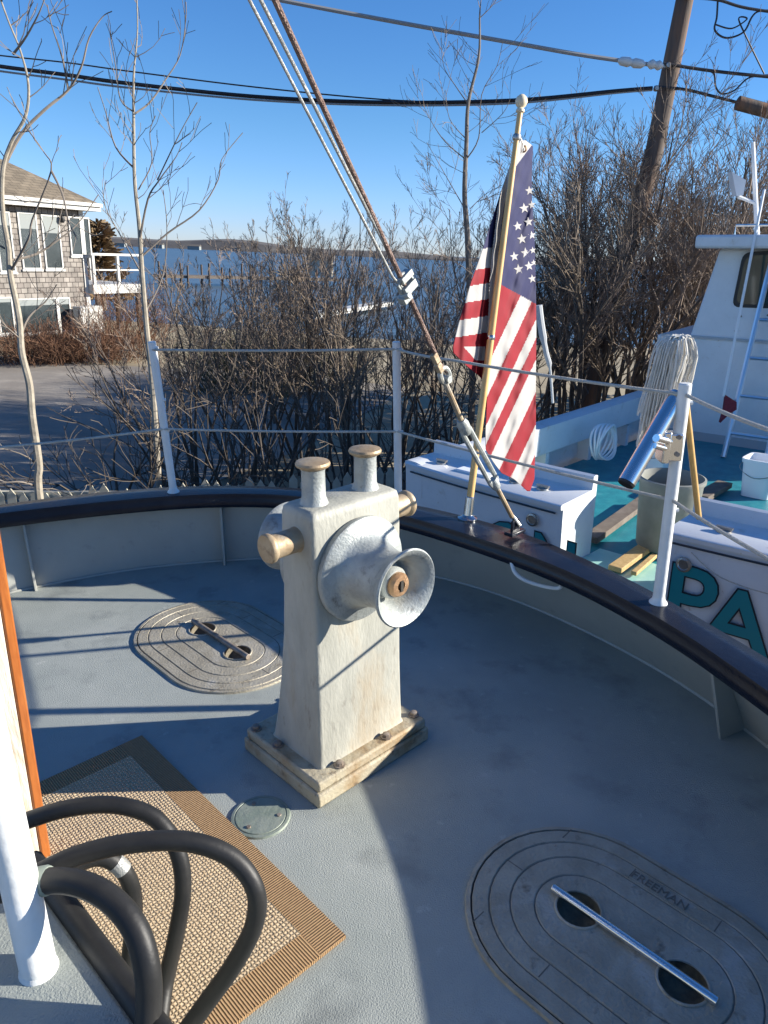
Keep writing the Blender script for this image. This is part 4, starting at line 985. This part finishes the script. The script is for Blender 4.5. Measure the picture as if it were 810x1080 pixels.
for cx, cy, rr_ in ((558.5, 201, 4.5), (561, 216, 4), (553, 219.6, 5), (557.5, 234, 4.6), (546, 238.5, 4.6), (550.5, 252, 5), (561, 248, 4), (542.5, 270.5, 4.6), (554.5, 266.5, 5), (562, 264, 3.4), (547, 284, 5), (558, 280.5, 4.6), (561.5, 294, 4.2), (563, 277, 3)):
    pts = []
    for k in range(10):
        a = math.radians(90 + 36 * k + 8); r = rr_ * 1.16 if k % 2 == 0 else rr_ * .48
        pts.append((cx + r * .92 * math.cos(a), cy - r * math.sin(a)))
    c = stm.vert(fpt(cx, cy, -.004)); ii = [stm.vert(fpt(min(x, 565), y, -.004)) for x, y in pts]
    for k in range(10): stm.face((c, ii[k], ii[(k + 1) % 10]))
stm.build('stars', 'flag_white', flag)
gm = MB(); c = fpt(552.5, 157, -.004); gm.tube([c + V((math.cos(a) * .010, 0, math.sin(a) * .012)) for a in [2 * math.pi * k / 14 for k in range(14)]], .004, 6, closed=True); gm.build('grommet', 'rust_bronze', flag)

# ---- rod holder and mop on the right stanchion
ry = b3.y; yb = ry - .065
ra, rb = aty(661, 509, yb - .03), aty(715, 416, yb + .105); d = (rb - ra); L = d.length
t = thing('rod_holder', b3.lerp(t3, .62), 'polished steel tube rod holder clamped to the right stanchion', 'rod holder')
MB().lathe([(0, .028), (L, .029), (L + .001, .0265), (L * .35, .025), (L * .34, 0)], ra, d, 28).build('tube', 'polished_steel', t)
ia = MB(); ia.lathe([(.0, .0285), (-.008, .026), (-.0065, .0)], ra, d, 20); ia.build('end_cap', 'rubber', t)
clp = MB(); c = aty(706, 470, ry); clp.box(c + V((.004, 0, 0)), V((.030, 0, 0)), V((0, .030, 0)), (t3 - b3).normalized() * .045); clp.box(c + V((-.02, -.0, .0)), V((.012, 0, 0)), V((0, .036, 0)), (t3 - b3).normalized() * .052); clp.build('clamp', 'polished_steel', t, bevel=.004)
arm = MB(); arm.tube([aty(692, 462, yb), aty(706, 466, ry - .02)], .013, 12); arm.tube([aty(690, 470, yb), aty(704, 474, ry - .02)], .009, 12); arm.build('arm', 'polished_steel', t)
for px, py in ((716, 461), (714, 479)): MB().lathe([(0, .008), (.006, .008)], aty(px, py, ry - .030), (0, -1, 0), 8).build('bolt', 'bolt_steel', t)
# mop: handle runs down behind the stanchion to the other boat, head uppermost
mh = aty(716, 358, ry + .22); mf = aty(737, 546, ry + .62)
t = thing('mop', mf, 'upturned string mop with a pale wooden handle behind the right stanchion', 'mop')
MB().tube([mf, mh], .0125, 12).build('handle', 'staff_wood', t)
random.seed(3)
hd = MB()
for k in range(330):
    a = random.uniform(0, 2 * math.pi); rr_ = random.uniform(.35, 1); far = random.uniform(.8, 1.15)
    top = mh + V((random.gauss(0, .008), random.gauss(0, .008), random.uniform(-.005, .012)))
    ox = math.cos(a) * .062 * rr_; oy = math.sin(a) * .05 * rr_
    Lh = random.uniform(.20, .33)
    if ox < 0: ox *= 1.25; Lh *= 1.2
    else: ox *= .95; Lh *= .7
    pts = [top, top + V((ox * .55, oy * .55, -.004 + .01 * (1 - rr_))), top + V((ox * .95, oy * .95, -.05)), top + V((ox * 1.05 - .006, oy, -Lh * .5)), top + V((ox * 1.12 - .022 * far + random.gauss(0, .005), oy * 1.05, -Lh))]
    hd.tube([q + V((random.gauss(0, .0012), random.gauss(0, .0012), 0)) for q in smooth_path(pts, 3)], random.uniform(.0022, .0032), 5)
hd.build('mop_head', 'mop_cotton', t, recalc=False)
bnd = MB(); bnd.lathe([(-.012, .017), (.01, .02), (.016, .012)], mh, UP, 12); bnd.build('socket', 'mop_cotton', t)

# ================================================================== NEIGHBOURING WHITE BOAT
U = V((.70, .714, 0)).normalized(); W = V((.745, -.667, 0)).normalized()
O = V((.196, 5.90, 0)); CZ, DZ = -.10, -.62
lob = thing('lobster_boat', O + V((0, 0, DZ)), 'white work boat with teal deck and wheelhouse moored alongside', 'boat')
def bulge(v): return .10 * (1 - ((v - 1.7) / 1.7) ** 2)
def lp(u, v, z): return O + W * v + U * (u - bulge(v) * max(0, 1 - u / .6)) + UP * z
def transom(v0, v1, name):
    m = MB(); n = 10; vv = [v0 + (v1 - v0) * k / n for k in range(n + 1)]
    prof = [(.03, -1.6), (.0, CZ - .045), (-.025, CZ - .04), (-.03, CZ - .01), (-.015, CZ), (.33, CZ + .012), (.335, CZ + .11), (.36, CZ + .12), (.385, CZ + .11), (.385, DZ - .01)]
    ii = [[m.vert(lp(u, v, z)) for v in vv] for u, z in prof]
    for a, b in zip(ii, ii[1:]):
        for i in range(n): m.face((a[i], a[i + 1], b[i + 1], b[i]))
    m.face([r[0] for r in ii]); m.face([r[-1] for r in ii][::-1])
    return m.build(name, 'gel_white', lob, angle=30)
ta_ = transom(0.0, 1.50, 'transom'); tb_ = transom(2.22, 3.5, 'transom')
# line moulding, hatches and fittings on the transom
for tr, v0, v1 in ((ta_, .05, 1.45), (tb_, 2.27, 3.4)):
    m = MB(); m.tube([lp(-.014, v0 + (v1 - v0) * k / 10, CZ - .075) for k in range(11)], .007, 6); m.build('moulding', 'letter_edge', tr)
m = MB(); m.box(lp(.16, .62, CZ + .012), W * .16, U * .08, UP * .009); m.build('cap_hatch', 'bucket_plastic', ta_, bevel=.006)
for tr, v in ((ta_, .25), (ta_, 1.22), (ta_, .98), (tb_, 2.5), (tb_, 2.95)):
    m = MB(); c = lp(.15, v, CZ + .018); m.lathe([(-.012, .045), (.0, .043), (.005, .03)], c, UP, 14); m.box(c + UP * .012, W * .05, U * .012, UP * .008); m.build('cleat', 'dull_steel', tr)
nrm = -U
for tr, v, z in ((ta_, 1.27, -.27), (tb_, 2.36, -.30)):
    m = MB(); m.lathe([(0, .05), (.012, .048), (.016, .035), (.010, .03), (.010, .0)], lp(-.012, v, z), nrm, 20); m.build('exhaust_fitting', 'dull_steel', tr)
# letters on the transom
for tr, txt, v, z, sz in ((ta_, 'ON', .86, -.70, .50), (tb_, 'P', 2.26, -.74, .63), (tb_, 'A', 2.52, -.79, .60)):
    c = lp(-.0, v + .2, 0); dirw = (lp(0, v + .4, 0) - lp(0, v, 0)).normalized()
    nn_ = V((dirw.y, -dirw.x, 0)); nn_ = nn_ if nn_.y < 0 else -nn_
    for off, mt, dpt in ((.016, 'letter_edge', .004), (.006, 'letter_teal', .007)):
        m = MB(); text_into(m, txt, sz, .002, lp(0, v, z) + nn_ * (.012 + dpt), dirw, UP, offset=off); m.build('lettering', mt, tr)
# deck, sill, hull sides
m = MB(); m.poly([lp(.05, .1, DZ), lp(.05, 3.5, DZ), lp(6.5, 3.7, DZ), lp(6.5, .1, DZ)]); m.build('deck', 'deck_teal', lob)
m = MB(); m.box(lp(.2, 1.86, DZ - .03), W * .36, U * .36, UP * .045); m.build('sill', 'deck_mint', lob, bevel=.01)
def gunwale(vside, sgn):
    m = MB(); n = 12
    P = []
    for k in range(n + 1):
        u = 7.6 * k / n; sh = .10 * (k / n) ** 2
        prof = [(0, -1.6), (-.02 * sgn, CZ - .05), (-.035 * sgn, CZ - .03), (-.03 * sgn, CZ + .0), (.0, CZ + .012), (.10 * sgn, CZ + .012), (.17 * sgn, CZ), (.17 * sgn, CZ - .27), (.155 * sgn, CZ - .28), (.02 * sgn, CZ - .28), (.02 * sgn, DZ)]
        P.append([m.vert(lp(max(u, .0), vside + dv_, z + (sh if z > -1 else 0))) for dv_, z in prof])
    for a, b in zip(P, P[1:]):
        for i in range(len(a) - 1): m.face((a[i], b[i], b[i + 1], a[i + 1]))
    m.face(P[0]); m.build('gunwale', 'gel_white', lob, angle=30)
gunwale(.0, 1); gunwale(3.55, -1)
for u_ in (1.9, 2.75, 3.6, 4.5): m = MB(); m.box(lp(u_, .085, (CZ - .28 + DZ) / 2), W * .065, U * .03, UP * (CZ - .28 - DZ) / 2); m.build('frame_rib', 'gel_white', lob)
# wheelhouse
wh0 = at(728, 463, DZ); uw = (wh0 - O).dot(U)
wd = V((.70, -.55, 0)).normalized()
wl0 = wh0 - wd * .62
wn = V((-wd.y, wd.x, 0)); wn = wn if wn.y > 0 else -wn
def wpz(px, py): return atp(px, py, wh0, wn)
zc = wpz(745, 356).z
rt = wpz(757, 262)
topz = rt.z
m = MB()
bl_, br_ = wh0 - wd * .55, wh0 + wd * 2.6
lo = [bl_, br_, br_ + wn * 3, bl_ + wn * 3]
m.prism([V((p.x, p.y, DZ)) for p in lo], (0, 0, zc - DZ))
sx = (rt - wh0).dot(wd)
s_lo = (wpz(727, 352) - wh0).dot(wd)
lo2 = [wh0 + wd * s_lo + wn * .02, br_ + wn * .02, br_ + wn * 2.6, wh0 + wd * s_lo + wn * 2.6]; hi2 = [wh0 + wd * sx + wn * .08, br_ + wn * .08, br_ + wn * 2.3, wh0 + wd * sx + wn * 2.3]
ii = [m.vert(V((p.x, p.y, zc))) for p in lo2]; jj = [m.vert(V((p.x, p.y, topz))) for p in hi2]
for k in range(4): m.face((ii[k], ii[(k + 1) % 4], jj[(k + 1) % 4], jj[k]))
m.face(jj)
whs = m.build('wheelhouse', 'gel_white', lob, bevel=.03, smooth=False)
r0 = wpz(741, 254); s0 = (r0 - wh0).dot(wd)
m = MB(); m.prism([V((p.x, p.y, topz)) for p in (wh0 + wd * (s0 - .02) - wn * .22, br_ - wn * .22, br_ + wn * 2.6, wh0 + wd * (s0 - .02) + wn * 2.6)], (0, 0, .14)); m.build('roof', 'gel_white', lob, bevel=.03)
# window in the back wall
def wq(px, py, off): return atp(px, py, wh0 + wn * .05, wn) - wn * off
def rounded(c0, c1, c2, c3, off):
    pts = []; P = [wq(*c0, off), wq(*c1, off), wq(*c2, off), wq(*c3, off)]
    for k in range(4):
        a, b, c_ = P[k - 1], P[k], P[(k + 1) % 4]; p_ = b + (a - b).normalized() * .09; q_ = b + (c_ - b).normalized() * .09
        for f in (0, .25, .5, .75, 1): pts.append((p_ * (1 - f) ** 2 + b * 2 * f * (1 - f) + q_ * f * f))
    return pts
m = MB(); m.prism(rounded((784, 266), (850, 262), (846, 326), (772, 324), .015), wn * .1); fr = m.build('window', 'black_trim', whs)
m = MB(); m.prism(rounded((787, 270), (848, 266), (844, 322), (776, 320.5), .02), wn * .03); m.build('pane', 'glass', fr)
# dark joint line at the foot of the wall
m = MB(); m.box(wh0 + wd * 1.0 - wn * .012 + UP * .05, wd * 1.55, wn * .01, UP * .05); m.build('kick_board', 'fabric_grey', whs)
m = MB(); m.box(V(((wh0 + wd * 1.0).x, (wh0 + wd * 1.0).y, zc)) - wn * .006, wd * 1.5, wn * .012, UP * .012); m.build('seam_strip', 'fabric_grey', whs)
m = MB(); a_ = wh0 + wd * .1 + wn * .2; b__ = wh0 + wd * 2.4 + wn * .2
m.tube([V((a_.x, a_.y, topz + .14)), V((a_.x, a_.y, topz + .24)), V((b__.x, b__.y, topz + .24)), V((b__.x, b__.y, topz + .14))], .014, 8); m.build('roof_rail', 'steel', lob)
for s_k in (.35, .62):
    m = MB(); p_ = wh0 + wd * s_k - wn * .01; m.lathe([(0, .012), (.004, .012), (.006, .006)], V((p_.x, p_.y, zc + .22 + .1 * s_k)), -wn, 8); m.build('rivet', 'bolt_steel', whs)
# antennas and light on the roof
ab = wpz(781, 238); ab.z = topz + .14; ab = ab + wn * .8
t0 = aty(794, 150, ab.y + .05); m = MB(); m.tube([ab, t0], [.028, .022], 10); m.build('antenna', 'pvc_white', lob)
m = MB(); c = aty(776, 196, ab.y - .1); 
m.prism([aty(772, 181, ab.y - .1), aty(787, 190, ab.y - .1), aty(784, 206, ab.y - .1), aty(777, 207, ab.y - .1)], (0, .12, 0)); m.tube([aty(778, 207, ab.y), ab.lerp(t0, .35)], .02, 8); m.build('spotlight', 'gel_white', lob)
# ladder leaning on the wheelhouse
lt = thing('ladder', at(764, 482, DZ), 'aluminium ladder leaning against the white wheelhouse', 'ladder')
la, lb_ = at(763, 482, DZ + .01), aty(812, 282, 8.35)
lr0 = at(806, 505, DZ + .01) + (at(763, 482, DZ) - at(764, 482, DZ)); off = wd * .42
m = MB(); m.tube([la, lb_ + (lb_ - la) * .3], .03, 8); m.build('side_rail', 'aluminium', lt); MB().tube([la + off, lb_ + off + (lb_ - la) * .3], .03, 8).build('side_rail', 'aluminium', lt)
for k in range(7):
    f = .13 + .20 * k; p = la.lerp(lb_, f); MB().tube([p, p + off], .02, 7).build('rung', 'aluminium', lt)
# boat hook pole with red rag
a, b = aty(763, 418, 8.0), aty(806, 200, 8.3)
t = thing('pole', a, 'thin pale pole leaning beside the ladder with a red rag at its lower end', 'pole')
MB().tube([a, b], .015, 8).build('shaft', 'pvc_white', t)
rg_ = MB(); P = [aty(766, 417, 7.97), aty(777, 424, 7.95), aty(777, 432, 7.93), aty(770, 436, 7.95), aty(760, 446, 7.97), aty(764, 432, 7.99)]
rg_.prism(P, (0, .05, 0)); rg_.build('rag', 'red_cloth', loc=P[0], label='dark red rag tied to the pole beside the ladder', cat='rag')
# buckets
def bucket(px, py, w_, h, lab):
    c = at(px, py, DZ + .004); t = thing('bucket', c, lab, 'bucket', 'white plastic buckets on the teal deck')
    m = MB(); r = [];
    for z, s_ in ((0, .82), (h * .9, .97), (h * .9, 1.04), (h, 1.05), (h, .96), (h * .25, .82)):
        ring = []
        for k in range(24):
            a = 2 * math.pi * k / 24; cc, ss = math.cos(a), math.sin(a); e = .38
            ring.append(m.vert(c + W * (w_ * s_ * math.copysign(abs(cc) ** e, cc)) + U * (w_ * s_ * math.copysign(abs(ss) ** e, ss)) + UP * z))
        r.append(ring)
    for a, b in zip(r, r[1:]):
        for k in range(24): m.face((a[k], a[(k + 1) % 24], b[(k + 1) % 24], b[k]))
    m.face(r[0]); m.face(r[-1]); m.build('pail', 'bucket_plastic', t, angle=45)
    m = MB(); m.tube(smooth_path([c + W * w_ + UP * h * .88, c + W * w_ * 1.15 - U * w_ * .5 + UP * h * .7, c - U * w_ * 1.15 + UP * h * .55, c - W * w_ * 1.15 - U * w_ * .5 + UP * h * .7, c - W * w_ + UP * h * .88], 5), .004, 6); m.build('handle', 'dull_steel', t)
bucket(799, 522, .15, .36, 'white plastic bucket on the teal deck near the ladder')
bucket(692, 500, .14, .36, 'white plastic bucket seen behind the steel rod holder')
# barrel
c = at(699, 575, DZ + .05); t = thing('barrel', c, 'open grey plastic barrel standing by the gap in the white transom', 'barrel')
MB().lathe([(0, .19), (.02, .2), (.5, .225), (.52, .24), (.545, .24), (.55, .225), (.5, .215), (.06, .19), (.05, 0)], c, UP, 36).build('drum', 'barrel_plastic', t, angle=40)
# planks
def plank(p0, p1, w_, h, m_, lab):
    a, b = at(*p0, DZ + .03), at(*p1, DZ + .03); d = (b - a) / 2; n_ = V((-d.y, d.x, 0)).normalized()
    MB().box((a + b) / 2 + UP * h * .5, d, n_ * w_ / 2, UP * h / 2).build('plank', m_, loc=(a + b) / 2, bevel=.004, label=lab, cat='plank', group='planks on the teal deck')
plank((648, 603), (700, 566), .10, .04, 'plank', 'broad yellow wooden plank lying in the transom gap')
plank((668, 607), (690, 588), .04, .03, 'plank', 'narrow yellow batten beside the broad plank')
plank((622, 572), (680, 530), .12, .05, 'plank_dark', 'weathered grey plank on the teal deck left of the barrel')
plank((738, 528), (764, 513), .14, .05, 'plank_dark', 'dark plank on the teal deck right of the barrel')
# coiled white hose on the inner side
cc = at(633, 468, -.42) 
c = aty(632, 466, 7.35); t0 = MB()
for k in range(5):
    P = [c + U * (.0 + .17 * math.cos(a) + .014 * k) + UP * (.17 * math.sin(a) * 1.05) + W * (.02 * k + .02 * math.sin(a * 2 + k)) for a in [2 * math.pi * j / 28 for j in range(28)]]
    t0.tube(P, .012, 7, closed=True)
t0.build('coiled_hose', 'pvc_white', loc=c, label='white hose hung in a coil on the inner side of the white boat', cat='hose')
# mooring line on the right transom
P = smooth_path([lp(-.03, 2.4, -.20), lp(-.06, 2.6, -.30), lp(-.06, 2.9, -.33), lp(-.03, 3.1, -.30)], 6)
MB().tube(P, .004, 5).build('cord', 'rope', loc=P[0], label='thin cord sagging across the white transom above the letters', cat='cord')
c = lp(-.03, 3.05, -.24); m = MB(); m.box(c, W * .16, UP * .03, U * .02); m.lathe([(0, .025), (.03, .02)], c - W * .13 - U * .015, nrm, 12); m.build('hinge_bracket', 'dull_steel', lob, bevel=.004)
# fender rope: folded blue white cloth hanging right of the flag
a = aty(570, 322, 6.2); m = MB(); m.tube(smooth_path([aty(568, 322, 6.2), aty(571, 345, 6.2), aty(576, 372, 6.2), aty(580, 388, 6.2), aty(583, 425, 6.2)], 5), [.03] * 8 + [.022] * 7 + [.011] * 6, 8)
m.build('furled_cover', 'fabric_grey', loc=a, label='furled pale cover on a thin stick just right of the flag', cat='cover')

# ------------------------------------------------------------------ heel the two boats with everything on them
for o in BOAT:
    o.matrix_basis = HEEL @ o.matrix_basis
